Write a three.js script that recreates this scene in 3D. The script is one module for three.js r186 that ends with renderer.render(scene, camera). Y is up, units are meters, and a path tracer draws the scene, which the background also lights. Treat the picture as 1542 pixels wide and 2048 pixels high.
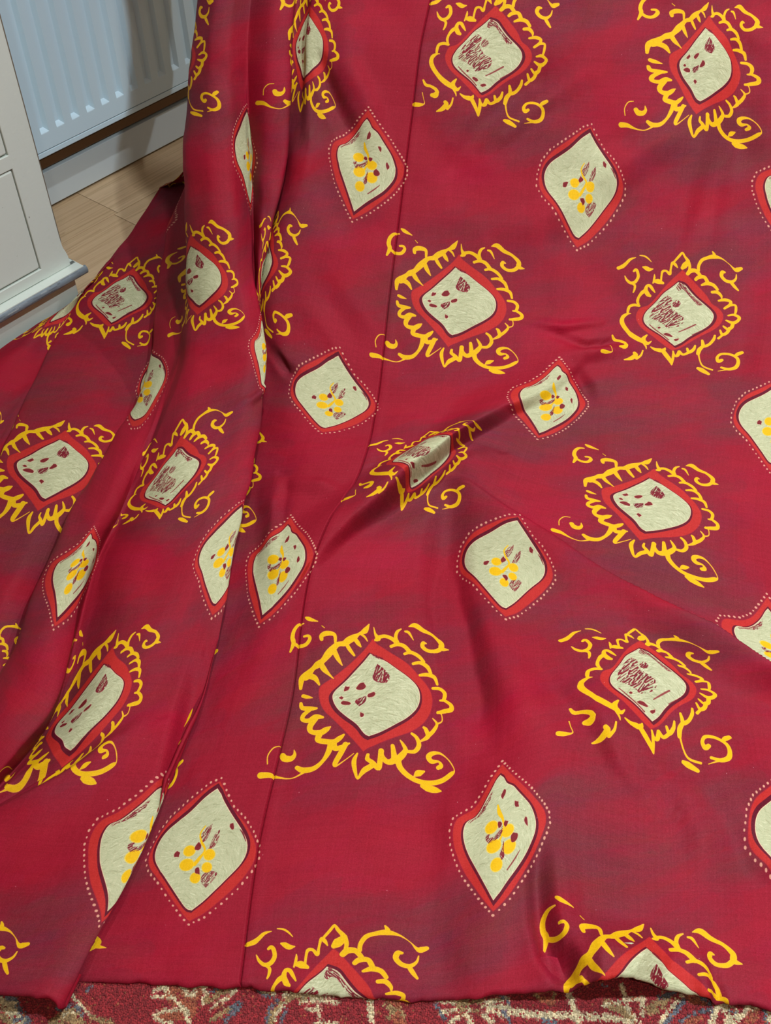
import * as THREE from 'three';
import { RoundedBoxGeometry } from 'three/addons/geometries/RoundedBoxGeometry.js';
import { ImprovedNoise } from 'three/addons/math/ImprovedNoise.js';

// ---------------------------------------------------------------- camera, exposure, lights
const scene = new THREE.Scene();
const camera = new THREE.PerspectiveCamera(47.92, 1542 / 2048, 0.05, 30);
camera.position.set(0, 1.3, 0);
camera.up.set(0.5592, 0.7011, -0.4424);
camera.lookAt(0.52118, 1.3 - 0.71231, -0.47009);
camera.updateMatrixWorld();
const renderer = new THREE.WebGLRenderer({ antialias: true });
renderer.toneMapping = THREE.LinearToneMapping;
renderer.toneMappingExposure = 0.55;
renderer.shadowMap.enabled = true;
scene.background = new THREE.Color(0x000000);
const CEIL = 2.4;
// recessed ceiling downlights: x, z, candela, colour
const DOWNLIGHTS = [
  [1.30, -0.85, 12, 0xf6faff],
  [2.15, -0.25, 15, 0xf6faff],
  [0.82, 0.30, 34, 0xe6f3ff],
  [-0.30, 0.30, 9, 0xfff3e6],
];

// ---------------------------------------------------------------- helpers
let seed = 20240611;
const rnd = () => { seed = (seed * 1664525 + 1013904223) >>> 0; return seed / 4294967296; };
const rr = (a, b) => a + (b - a) * rnd();
const noise = new ImprovedNoise();
const taken = {};
function numbered(name) { const n = taken[name] = (taken[name] ?? -1) + 1; return n ? name + '_' + String(n).padStart(3, '0') : name; }
function mesh(name, geo, mat, parent = scene) {
  const m = new THREE.Mesh(geo, mat); m.name = parent === scene ? numbered(name) : name;
  m.castShadow = m.receiveShadow = true; parent.add(m); return m;
}
function tag(o, label, category, extra = {}) { Object.assign(o.userData, { label, category }, extra); return o; }
function thing(name, label, category) { const g = new THREE.Group(); g.name = numbered(name); scene.add(g); return tag(g, label, category); }
const structure = (o) => { o.userData.kind = 'structure'; return o; };
function box(x0, x1, y0, y1, z0, z1, r = 0) {
  const w = x1 - x0, h = y1 - y0, d = z1 - z0;
  const g = r ? new RoundedBoxGeometry(w, h, d, 2, r) : new THREE.BoxGeometry(w, h, d);
  g.translate((x0 + x1) / 2, (y0 + y1) / 2, (z0 + z1) / 2); return g;
}
function canvasTex(w, h, draw, srgb = true) {
  const c = document.createElement('canvas'); c.width = w; c.height = h; draw(c.getContext('2d'), w, h, c);
  const t = new THREE.CanvasTexture(c); if (srgb) t.colorSpace = THREE.SRGBColorSpace;
  t.wrapS = t.wrapT = THREE.RepeatWrapping; t.anisotropy = 8; return t;
}
const rgba = (c, a = 1) => `rgba(${c[0] | 0},${c[1] | 0},${c[2] | 0},${a})`;

// ---------------------------------------------------------------- plain materials
function speckled(base, amount, dots, dotCol, scale = 1) {       // painted surface with fine grain and a few chips
  return canvasTex(512, 512, (g, w, h) => {
    g.fillStyle = rgba(base); g.fillRect(0, 0, w, h);
    for (let i = 0; i < 5200; i++) { const d = rr(-amount, amount); g.fillStyle = rgba(base.map((v) => v + d), 0.35); g.fillRect(rnd() * w, rnd() * h, rr(1, 9) * scale, rr(1, 4) * scale); }
    for (let i = 0; i < dots; i++) { g.fillStyle = rgba(dotCol, rr(0.4, 0.9)); g.beginPath(); g.ellipse(rnd() * w, rnd() * h, rr(0.6, 1.8), rr(0.6, 1.6), rnd() * 3, 0, 7); g.fill(); }
  });
}
const cabinetTex = speckled([204, 213, 202], 7, 9, [70, 62, 50]);
cabinetTex.repeat.set(2, 2);
const M = {
  wall: new THREE.MeshStandardMaterial({ color: 0xd4d4d0, roughness: 0.92 }),
  ceiling: new THREE.MeshStandardMaterial({ color: 0xe6e3dc, roughness: 0.95 }),
  radiator: new THREE.MeshPhysicalMaterial({ color: 0xd6f0fa, roughness: 0.38, clearcoat: 0.25, clearcoatRoughness: 0.3 }),
  skirting: new THREE.MeshStandardMaterial({ color: 0xccd8da, roughness: 0.5 }),
  bareBoard: new THREE.MeshStandardMaterial({ color: 0x8a6a4a, roughness: 0.85 }),
  cabinet: new THREE.MeshStandardMaterial({ map: cabinetTex, roughness: 0.55 }),
  cabinetInside: new THREE.MeshStandardMaterial({ color: 0x9a8062, roughness: 0.8 }),
  edge: new THREE.MeshStandardMaterial({ color: 0x6b6354, roughness: 0.7 }),  // dark brown of the shaded cabinet edge, shade put into the colour
  knob: new THREE.MeshStandardMaterial({ color: 0x4a4136, roughness: 0.4, metalness: 0.8 }),
  fitting: new THREE.MeshStandardMaterial({ color: 0xd8d8d8, roughness: 0.35, metalness: 0.6 }),
};

// ---------------------------------------------------------------- room shell
const X0 = -2.2, X1 = 3.4, Z0 = -2.055, Z1 = 2.3, T = 0.12;
structure(mesh('wall_back', box(X0 - T, X1 + T, 0, CEIL, Z0 - T, Z0), M.wall));
structure(mesh('wall_front', box(X0 - T, X1 + T, 0, CEIL, Z1, Z1 + T), M.wall));
structure(mesh('wall_left', box(X0 - T, X0, 0, CEIL, Z0, Z1), M.wall));
structure(mesh('wall_right', box(X1, X1 + T, 0, CEIL, Z0, Z1), M.wall));
structure(mesh('ceiling', box(X0 - T, X1 + T, CEIL, CEIL + T, Z0 - T, Z1 + T), M.ceiling));

// wooden plank floor, each board a piece of its own
const plankMats = [];
for (let v = 0; v < 4; v++) {
  const base = [[196, 166, 128], [202, 172, 134], [190, 160, 123], [207, 178, 140]][v];
  const t = canvasTex(1024, 256, (g, w, h) => {
    g.fillStyle = rgba(base); g.fillRect(0, 0, w, h);
    for (let i = 0; i < 420; i++) {                                // long grain lines
      const y = rnd() * h, d = rr(-30, 16), amp = rr(0, 7), ph = rnd() * 6, l = rr(0.2, 0.9) * w, x = rr(-0.2, 1) * w;
      g.strokeStyle = rgba(base.map((c) => c + d * 1.5), rr(0.1, 0.5)); g.lineWidth = rr(0.6, 3.4); g.beginPath();
      for (let k = 0; k <= 12; k++) { const xx = x + l * k / 12; g.lineTo(xx, y + amp * Math.sin(ph + k * 0.45)); }
      g.stroke();
    }
    for (let i = 0; i < 900; i++) { g.fillStyle = rgba(base.map((c) => c - 34), rr(0.08, 0.25)); g.fillRect(rnd() * w, rnd() * h, rr(4, 26), rr(0.5, 1.4)); }
    for (let i = 0; i < 5; i++) { g.fillStyle = rgba([84, 58, 36], 0.5); g.fillRect(rnd() * w, rnd() * h, 2, 2); }
  });
  plankMats.push(new THREE.MeshStandardMaterial({ map: t, roughness: 0.5, bumpMap: t, bumpScale: 0.0004 }));
}
const floor = new THREE.Group(); floor.name = 'floor'; structure(floor); scene.add(floor);
mesh('subfloor', box(X0 - T, X1 + T, -0.12, -0.012, Z0 - T, Z1 + T), M.bareBoard, floor);
{
  const PW = 0.19, PL = 1.285, g = 0.0011;
  const geo = new RoundedBoxGeometry(PL - g, 0.012, PW - g, 1, 0.0007); geo.translate(0, -0.006, 0);
  const uv = geo.attributes.uv, pos = geo.attributes.position;
  for (let i = 0; i < uv.count; i++) uv.setXY(i, pos.getX(i) / 1.3, pos.getZ(i) / 0.33);
  for (let r = 0; r < 24; r++) {
    const z = -1.897 + PW / 2 + (r - 1) * PW; if (z - PW / 2 > Z1) break;
    const off = r === 1 ? 1.2755 : (r * 0.437) % PL;
    for (let k = -4; k < 4; k++) {
      const x = off + PL * (k + 0.5); if (x + PL / 2 < X0 || x - PL / 2 > X1) continue;
      mesh('plank', geo, plankMats[(r * 7 + k * 3 + 40) % 4], floor).position.set(x, 0, z);
    }
  }
}
// skirting board and bare strip above it
{
  const s = structure(mesh('baseboard_back', box(X0, X1, 0.007, 0.0835, -2.055, -2.026, 0.0015), M.skirting));
  s.name = 'baseboard_back';
  structure(mesh('trim_1', box(1.0, X1, 0.0885, 0.109, Z0, -2.032, 0.001), M.bareBoard)).name = 'trim_1';
  structure(mesh('trim_2', box(1.0, X1, 0.114, 0.26, Z0, -2.036, 0.001), M.bareBoard)).name = 'trim_2';
}

// ---------------------------------------------------------------- ceiling downlights
for (const [x, z, cd, col] of DOWNLIGHTS) {
  const d = thing('ceiling_downlight', 'small round recessed ceiling downlight with metal rim', 'downlight');
  d.userData.group = 'ceiling downlights'; d.position.set(x, CEIL, z);
  const rim = new THREE.LatheGeometry([[0.034, -0.001], [0.036, -0.006], [0.044, -0.007], [0.048, -0.003], [0.048, 0]].map((p) => new THREE.Vector2(...p)), 32);
  mesh('rim', rim, M.fitting, d);
  const lens = new THREE.CylinderGeometry(0.034, 0.034, 0.003, 32); lens.translate(0, -0.0025, 0);
  mesh('lens', lens, new THREE.MeshStandardMaterial({ color: 0x333333, emissive: col, emissiveIntensity: 4, roughness: 0.4 }), d);
  const l = new THREE.SpotLight(col, cd, 0, 1.25, 0.7, 2); l.position.set(0, -0.012, 0); l.target.position.set(0, -1, 0);
  l.castShadow = true; l.shadow.radius = 1.7; l.shadow.mapSize.set(2048, 2048); d.add(l, l.target);
}

// ---------------------------------------------------------------- panel radiator
{
  const t = thing('radiator', 'white fluted panel radiator on the wall beside the cream cabinet', 'radiator');
  const xa = 1.02, xb = 2.62, zf = -1.976, top = 0.76, pitch = 0.04, phase = 1.200;
  const xs = [[xa, 0]];
  for (let x = phase - pitch * 4; x < xb - 0.03; x += pitch) {     // trapezoid channels
    if (x < xa + 0.02) continue;
    xs.push([x - 0.0016, 0], [x - 0.0004, 1], [x + 0.0125, 1], [x + 0.0195, 0]);
  }
  xs.push([xb, 0]);
  const ys = [[0.1565, 0], [0.19, 0], [0.1915, 0.05], [0.2, 1], [top - 0.05, 1], [top - 0.04, 0], [top, 0]];
  const P = [], I = [];
  for (const [y, k] of ys) for (const [x, d] of xs) P.push(x, y, zf - 0.0085 * d * k);
  const n = xs.length;
  for (let j = 0; j + 1 < ys.length; j++) for (let i = 0; i + 1 < n; i++) { const a = j * n + i; I.push(a, a + 1, a + n, a + 1, a + n + 1, a + n); }
  const g0 = new THREE.BufferGeometry(); g0.setAttribute('position', new THREE.Float32BufferAttribute(P, 3)); g0.setIndex(I);
  const g = g0.toNonIndexed(); g.computeVertexNormals();
  mesh('front_panel', g, M.radiator, t);
  mesh('bottom_edge', box(xa, xb, 0.1425, 0.1545, zf - 0.012, zf - 0.0005, 0.002), M.radiator, t);
  mesh('panel_core', box(xa, xb, 0.148, top, zf - 0.014, zf - 0.0105), M.radiator, t);
  mesh('back_panel', box(xa, xb, 0.15, top, -2.03, -2.022, 0.002), M.radiator, t);
  mesh('end_panel', box(xa - 0.002, xa + 0.002, 0.16, top, -2.022, zf - 0.002, 0.001), M.radiator, t);
  mesh('end_panel', box(xb - 0.002, xb + 0.002, 0.16, top, -2.022, zf - 0.002, 0.001), M.radiator, t);
  for (let i = 0; i < 40; i++) mesh('grille_slat', box(xa + 0.02 + i * 0.04, xa + 0.045 + i * 0.04, top - 0.004, top, -2.02, zf - 0.004), M.radiator, t);
}

// ---------------------------------------------------------------- cream cabinet
{
  const t = thing('cabinet', 'cream painted wooden drawer cabinet with worn base moulding beside the radiator', 'cabinet');
  const xr = 1.0, xl = 0.1, zf = -1.68, zb = -2.0, top = 0.78;
  mesh('carcass', box(xl + 0.004, xr - 0.004, 0.1, top, zb, zf - 0.022), M.cabinetInside, t);
  mesh('side_panel', box(xr - 0.02, xr - 0.0015, 0.1, top, zb, zf - 0.02, 0.001), M.cabinet, t);
  mesh('side_panel', box(xl + 0.0015, xl + 0.02, 0.1, top, zb, zf - 0.02, 0.001), M.cabinet, t);
  // right stile with a small flare at its foot
  const sh = new THREE.Shape(); sh.moveTo(0.9485, 0.1); sh.lineTo(1.0085, 0.1); sh.lineTo(1.0085, 0.117); sh.quadraticCurveTo(1.0068, 0.128, 1.003, 0.137); sh.quadraticCurveTo(1.001, 0.147, 1.0008, 0.17); sh.lineTo(1.0, top); sh.lineTo(0.9485, top);
  const st = new THREE.ExtrudeGeometry(sh, { depth: 0.02, bevelEnabled: true, bevelSize: 0.001, bevelThickness: 0.001, bevelSegments: 2 }); st.translate(0, 0, zf - 0.021);
  mesh('stile', st, M.cabinet, t);
  mesh('edge_shade_strip', box(1.0, 1.0042, 0.15, top, zf - 0.021, zf - 0.0012, 0.001), M.edge, t).userData.label = 'dark strip coloured as shade along the edge';  // added strip, painted dark for the shadow line beside the stile
  mesh('stile', box(xl, 0.155, 0.1, top, zf - 0.021, zf, 0.001), M.cabinet, t);
  for (const [y0, y1] of [[0.1, 0.122], [0.3245, 0.3495], [0.552, 0.577], [top - 0.03, top]]) mesh('rail', box(0.155, 0.9495, y0, y1, zf - 0.021, zf, 0.001), M.cabinet, t);
  for (const [y0, y1] of [[0.1245, 0.322], [0.352, 0.5495], [0.5795, 0.7475]]) {
    const d = mesh('drawer', box(0.158, 0.9465, y0, y1, zf - 0.02, zf - 0.0012, 0.004), M.cabinet, t);
    for (const x of [0.37, 0.73]) { const k = new THREE.SphereGeometry(0.014, 20, 14); k.scale(1, 1, 0.8); k.translate(x, (y0 + y1) / 2, zf + 0.012); mesh('knob', k, M.knob, d); }
  }
  mesh('top', box(xl - 0.02, xr + 0.02, top, top + 0.024, zb, zf + 0.022, 0.006), M.cabinet, t);
  // moulding over the plinth: flat cream upper slope and a chipped grey nose
  const mould = (pts, mat, name) => {
    const s = new THREE.Shape(pts.map((p) => new THREE.Vector2(...p)));
    const g = new THREE.ExtrudeGeometry(s, { depth: 1.023 - xl, bevelEnabled: false }); g.rotateY(Math.PI / 2); g.translate(xl, 0, 0); // shape x -> -z
    return mesh(name, g, mat, t);
  };
  mould([[-zf + 0.01, 0.0985], [-zf - 0.0215, 0.0985], [-zf - 0.0215, 0.0905], [-zf + 0.01, 0.084]].map(([a, b]) => [a, b]), M.cabinet, 'base_moulding');
  const worn = canvasTex(1024, 64, (g, w, h) => {
    g.fillStyle = 'rgb(112,124,130)'; g.fillRect(0, 0, w, h);
    for (let i = 0; i < 900; i++) { const c = [[88, 98, 104], [132, 144, 150], [164, 170, 168], [74, 78, 80]][rnd() * 4 | 0]; g.fillStyle = rgba(c, rr(0.2, 0.6)); g.fillRect(rnd() * w, rnd() * h, rr(3, 40), rr(1, 4)); }
    for (let i = 0; i < 36; i++) { g.fillStyle = rgba([205, 203, 190], rr(0.6, 1)); g.fillRect(rnd() * w, rr(0, h * 0.8), rr(4, 60), rr(1, 6)); }
  });
  const nose = new THREE.CylinderGeometry(0.0085, 0.0085, 1.028 - xl, 20, 1, false); nose.rotateZ(Math.PI / 2); nose.scale(1, 1.0, 0.75); nose.translate((1.028 + xl) / 2, 0.0888, zf + 0.0195);
  const noseEnd = new THREE.CylinderGeometry(0.0085, 0.0085, zf - zb, 16); noseEnd.rotateX(Math.PI / 2); noseEnd.scale(0.75, 1, 1); noseEnd.translate(1.0215, 0.0888, (zf + zb) / 2 + 0.012);
  const wornMat = new THREE.MeshStandardMaterial({ map: worn, roughness: 0.6, bumpMap: worn, bumpScale: 0.0006 });
  worn.rotation = Math.PI / 2;
  mesh('moulding_nose', nose, wornMat, t).userData.label = 'chipped blue-grey edge';
  mesh('moulding_nose', noseEnd, wornMat, t);
  mesh('base_moulding', box(xr - 0.03, 1.0225, 0.086, 0.0985, zb, zf, 0.001), M.cabinet, t);
  mesh('plinth', box(xl, 1.0105, 0.0, 0.083, zb, -1.68, 0.002), M.cabinet, t);
}

// ---------------------------------------------------------------- patterned rug
const RUG = [
[2,.79,[-45.99,53.94,-44.17,53.3,-43.67,52.17,-41.97,50.56]],
[0,1.24,[-45.82,53.1,-44.85,52.5,-43.37,50.62]],
[0,.57,[-45.25,53.07,-44.08,52.85]],
[1,.57,[-45.53,51.7,-44.21,50.66]],
[2,.45,[-43.74,51.08,-42.34,51.01]],
[0,.4,[-43.09,50.61,-42.64,51.13]],
[2,.9,[-38.92,52.23,-37.22,52.1,-36.34,50.74]],
[1,1.47,[-39.21,50.6,-37.68,51.46,-36.39,50.31]],
[0,.4,[-38.5,51.38,-37.15,51.65]],
[0,.4,[-37.9,53.57,-36.71,52.4,-35.29,51.13]],
[3,.23,[-37.35,53.66,-35.2,51.67]],
[1,.57,[-35.26,50.91,-32.78,50.26]],
[2,.28,[-36.25,53.83,-35.69,54.6]],
[3,1.92,[-26.4,53.05,-24.66,52.41,-23.39,54.03]],
[3,1.7,[-24.66,52.41,-24.26,51.01]],
[0,.45,[-28.65,53.04,-28.44,53.7,-27.62,53.89,-27,53.35]],
[0,.4,[-28.64,52.92,-26.37,52.71,-25.15,51.66]],
[0,.45,[-28.1,54.7,-27.04,53.75,-27.4,54.55]],
[0,.57,[-26,54.72,-25.04,53.54,-24.88,52.98,-23.97,52.82,-23.97,54.17,-22.95,54.12,-22.62,52.87,-22.93,51.78]],
[3,1.24,[-27.31,50.88,-25.9,50.71,-24.52,50.75]],
[0,.45,[-28.25,50.92,-27.34,51.21,-26.24,51.38,-25.13,51.44]],
[0,.51,[-28.24,50.81,-27.22,50.01,-26.08,49.74]],
[0,.57,[-24.83,51.2,-24.28,49.93]],
[2,.57,[-21.91,53.12,-20.82,53.57]],
[1,.9,[-22.41,52.31,-21.06,53.08,-20.24,53.43]],
[0,.51,[-20.99,51.96,-20.18,52.43,-19.39,53.28]],
[2,.68,[-20.47,50.84,-18.74,51.7]],
[1,.68,[-21.69,50.08,-20.09,51.1]],
[2,.45,[-20.29,49.8,-18.82,51.26]],
[3,.57,[-21.62,51.44,-20.97,51.69]],
[0,.34,[-22.05,51.19,-21.01,52.24]],
[2,.51,[-16.92,53.39,-16.27,52.69,-15.13,52.42]],
[0,.45,[-16.33,52.92,-14.86,52.63]],
[1,1.13,[-13.46,52.79,-11.49,52.25,-9.81,52.06]],
[0,.68,[-13.73,52.35,-12.9,52.71,-10.65,52.44,-8.41,52.22]],
[0,.57,[-12.03,51.5,-10.64,51.77,-8.69,51.46,-7.85,51.31]],
[1,.79,[-13.16,52.11,-14.26,51.27,-15.06,50.32,-15.3,49.36]],
[2,.4,[-14.55,51.84,-15.47,51,-15.69,49.49]],
[2,.34,[-13.58,50.8,-14.2,49.31]],
[0,.34,[-13.82,51.47,-14.67,50.31,-14.86,49.34]],
[0,.45,[-10.02,51.08,-9.9,50.09,-9.79,49.11]],
[0,.57,[-11.19,50.8,-10.07,50.53]],
[0,.51,[-10.34,49.25,-7.86,49.03]],
[0,.68,[-4.39,51.7,-4.14,50.48,-4.12,48.86]],
[2,.28,[-5.05,52.29,-.87,51.88,2.19,51.51]],
[0,.34,[-5.33,51.97,-1.99,51.71,1.9,51.31]],
[3,1.47,[-1.73,51.14,-1.23,49.7,-.99,48.93]],
[1,.57,[-2.58,50.85,-1.49,50.25,-2.35,49.42]],
[1,.45,[-.93,50.23,-.53,49.45]],
[0,.57,[3.28,51.13,6.02,50.57]],
[0,.57,[3.47,49.76,5.41,49.94]],
[0,.57,[4.49,48.63,6.49,49.62]],
[1,2.03,[6.28,50.45,7.41,50.62]],
[0,.68,[6.51,49.89,6.66,48.37]],
[0,.57,[8.12,49.28,9.13,48.37]],
[0,.57,[8.72,49.79,10.67,48.95]],
[0,.57,[8.8,50.66,11.04,50.89]],
[0,.57,[8.48,50.24,11.1,49.9]],
[2,.34,[3.08,50.59,3.96,48.92]],
[2,.34,[10.26,51.37,11.15,50.34]],
[2,.34,[10.37,49.72,11.04,48.28]],
[4,.57,[7.09,50.19,7.92,50.15]],
[3,1.13,[14.48,51.73,16.19,51.93]],
[1,.34,[14.14,51.19,15.67,50.13,16.39,51.36]],
[3,.79,[14.9,50.6,15.96,50.28]],
[0,.79,[17.77,52.47,17.9,51.02,18.21,49.36,18.37,47.85]],
[0,.9,[11.17,49.46,14.41,48.99,18.22,48.71,21.73,48.34]],
[0,.68,[23.92,51.74,23.97,50.74]],
[2,.34,[21.78,51.95,22.02,51.72]],
[2,.57,[14.88,48.33,15.94,48.06]],
[1,1.13,[21.98,49.84,23.51,49.12,24.25,48.01]],
[0,.51,[21.58,49.75,23.11,49.95,23.98,50.19,26.2,50.2]],
[0,.57,[23.88,49.65,24.51,48.54,25.14,47.54]],
[1,1.24,[26.51,48.98,27.71,49.47,28.42,50.26]],
[0,.51,[25.85,49.83,25.59,48.49]],
[0,.68,[22.27,48.31,24.08,47.7]],
[2,.57,[27.76,50.29,29.63,50.76]],
[0,.51,[30.4,50.44,29.02,49.14,27.33,47.55]],
[2,.51,[30.56,49.89,29.18,48.59,27.85,47.42]],
[3,1.36,[31.43,50.07,32.18,49.71]],
[2,.45,[32.3,50.25,33.19,49.33]],
[4,.9,[30.21,48.28,31.96,48.74,33.53,48.4]],
[2,.4,[29.51,47.56,31.34,48.44,33.05,48.69]],
[3,.68,[30.32,47.52,31.77,47.88]],
[2,.51,[33.32,48.68,32.7,47.2]],
[0,.79,[34.43,49.44,33.36,48.13,32.92,47.19]],
[0,1.36,[35,48.82,35.63,48.03,34.88,47.21]],
[2,.45,[35.3,48.48,35.68,48.24]],
[0,.57,[37.52,49.03,36.44,48,35.4,47.08]],
[3,.9,[37.93,48.47,37.04,47.11]],
[0,.45,[36.9,48.73,38.26,48.67]],
[2,.45,[39.04,48.52,38.73,46.93]],
[0,.68,[39.58,48.5,39.27,46.91]]];
const RT = new THREE.Vector3(0.66975, 0, 0.74259), FW = new THREE.Vector3(0.74259, 0, -0.66975);
{
  const t = thing('rug', 'red patterned wool rug with cream and blue floral motifs under the curtain hem', 'rug');
  t.rotation.y = Math.atan2(-RT.z, RT.x);
  // rug-local: +x right, -z forward
  const XA = -1.3, XB = 1.3, YA = -0.9, YB = 0.72;                 // metres, right / forward
  const W = 1560, Hh = 972, S = 6.0;                               // 6 px per cm
  const cols = [[196, 180, 142], [150, 122, 82], [96, 98, 104], [150, 82, 56], [134, 38, 42]];
  const draw = document.createElement('canvas'); draw.width = W; draw.height = Hh;
  const g = draw.getContext('2d');
  const tx = (x) => (x - XA * 100) * S, ty = (y) => (YB * 100 - y) * S;
  g.fillStyle = rgba([138, 38, 42]); g.fillRect(0, 0, W, Hh);
  g.lineCap = g.lineJoin = 'round';
  const rep = [[0, 0, 1], [88, 0, 1], [-88, 0, 1], [0, -14, -1], [44, -22, 1], [-44, -30, -1], [88, -40, 1], [-88, -44, -1], [0, -52, 1], [60, -64, -1], [-60, -70, 1], [0, -84, -1], [0, -100, 1]];
  for (const [dx, dy, fl] of rep) for (const [c, w, p] of RUG) {
    g.strokeStyle = rgba(cols[c]); g.lineWidth = w * S; g.beginPath();
    for (let i = 0; i < p.length; i += 2) g.lineTo(tx(p[i] * fl + dx), ty((fl < 0 ? 100 - p[i + 1] : p[i + 1]) + dy));
    g.stroke();
  }
  const img = g.getImageData(0, 0, W, Hh).data;
  const tex = new THREE.CanvasTexture(draw); tex.colorSpace = THREE.SRGBColorSpace;
  const bm = new THREE.MeshStandardMaterial({ map: tex, roughness: 1 });
  const bg = new THREE.BoxGeometry(XB - XA, 0.004, YB - YA); bg.translate((XA + XB) / 2, 0.0022, -(YA + YB) / 2);
  mesh('backing', bg, bm, t);
  // wool tufts where the rug shows in front of the hem
  const tuft = new THREE.IcosahedronGeometry(1, 1); tuft.scale(0.00155, 0.0021, 0.00135);
  const step = 0.0021, x0 = -0.52, x1 = 0.52, y0 = 0.36, y1 = 0.635, nx = Math.floor((x1 - x0) / step), ny = Math.floor((y1 - y0) / step);
  const im = new THREE.InstancedMesh(tuft, new THREE.MeshStandardMaterial({ color: 0xffffff, roughness: 1 }), nx * ny);
  const mt = new THREE.Matrix4(), q = new THREE.Quaternion(), e = new THREE.Euler(), col = new THREE.Color();
  for (let j = 0, k = 0; j < ny; j++) for (let i = 0; i < nx; i++, k++) {
    const x = x0 + (i + rr(-0.35, 0.35)) * step, y = y0 + (j + rr(-0.35, 0.35)) * step;
    const jx = x + rr(-0.0013, 0.0013), jy = y + rr(-0.0013, 0.0013);
    const px = Math.min(W - 1, Math.max(0, tx(jx * 100) | 0)), py = Math.min(Hh - 1, Math.max(0, ty(jy * 100) | 0)), o = (py * W + px) * 4;
    let [r, gr, b] = [img[o], img[o + 1], img[o + 2]];
    if (rnd() < 0.09) { const a = cols[rnd() < 0.7 ? 4 : 3]; r = a[0]; gr = a[1]; b = a[2]; }
    const f = rr(0.78, 1.15);
    col.setRGB(Math.min(1, r * f / 255), Math.min(1, gr * f / 255), Math.min(1, b * f / 255), THREE.SRGBColorSpace);
    e.set(rr(-0.6, 0.6), rr(0, 3), rr(-0.6, 0.6)); q.setFromEuler(e);
    const s = rr(0.85, 1.15); mt.compose(new THREE.Vector3(x, 0.0042 + rr(-0.0004, 0.0005), -y), q, new THREE.Vector3(s, s, s));
    im.setMatrixAt(k, mt); im.setColorAt(k, col);
  }
  im.name = 'pile'; im.userData.kind = 'stuff'; im.castShadow = im.receiveShadow = true; t.add(im);
}

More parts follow.
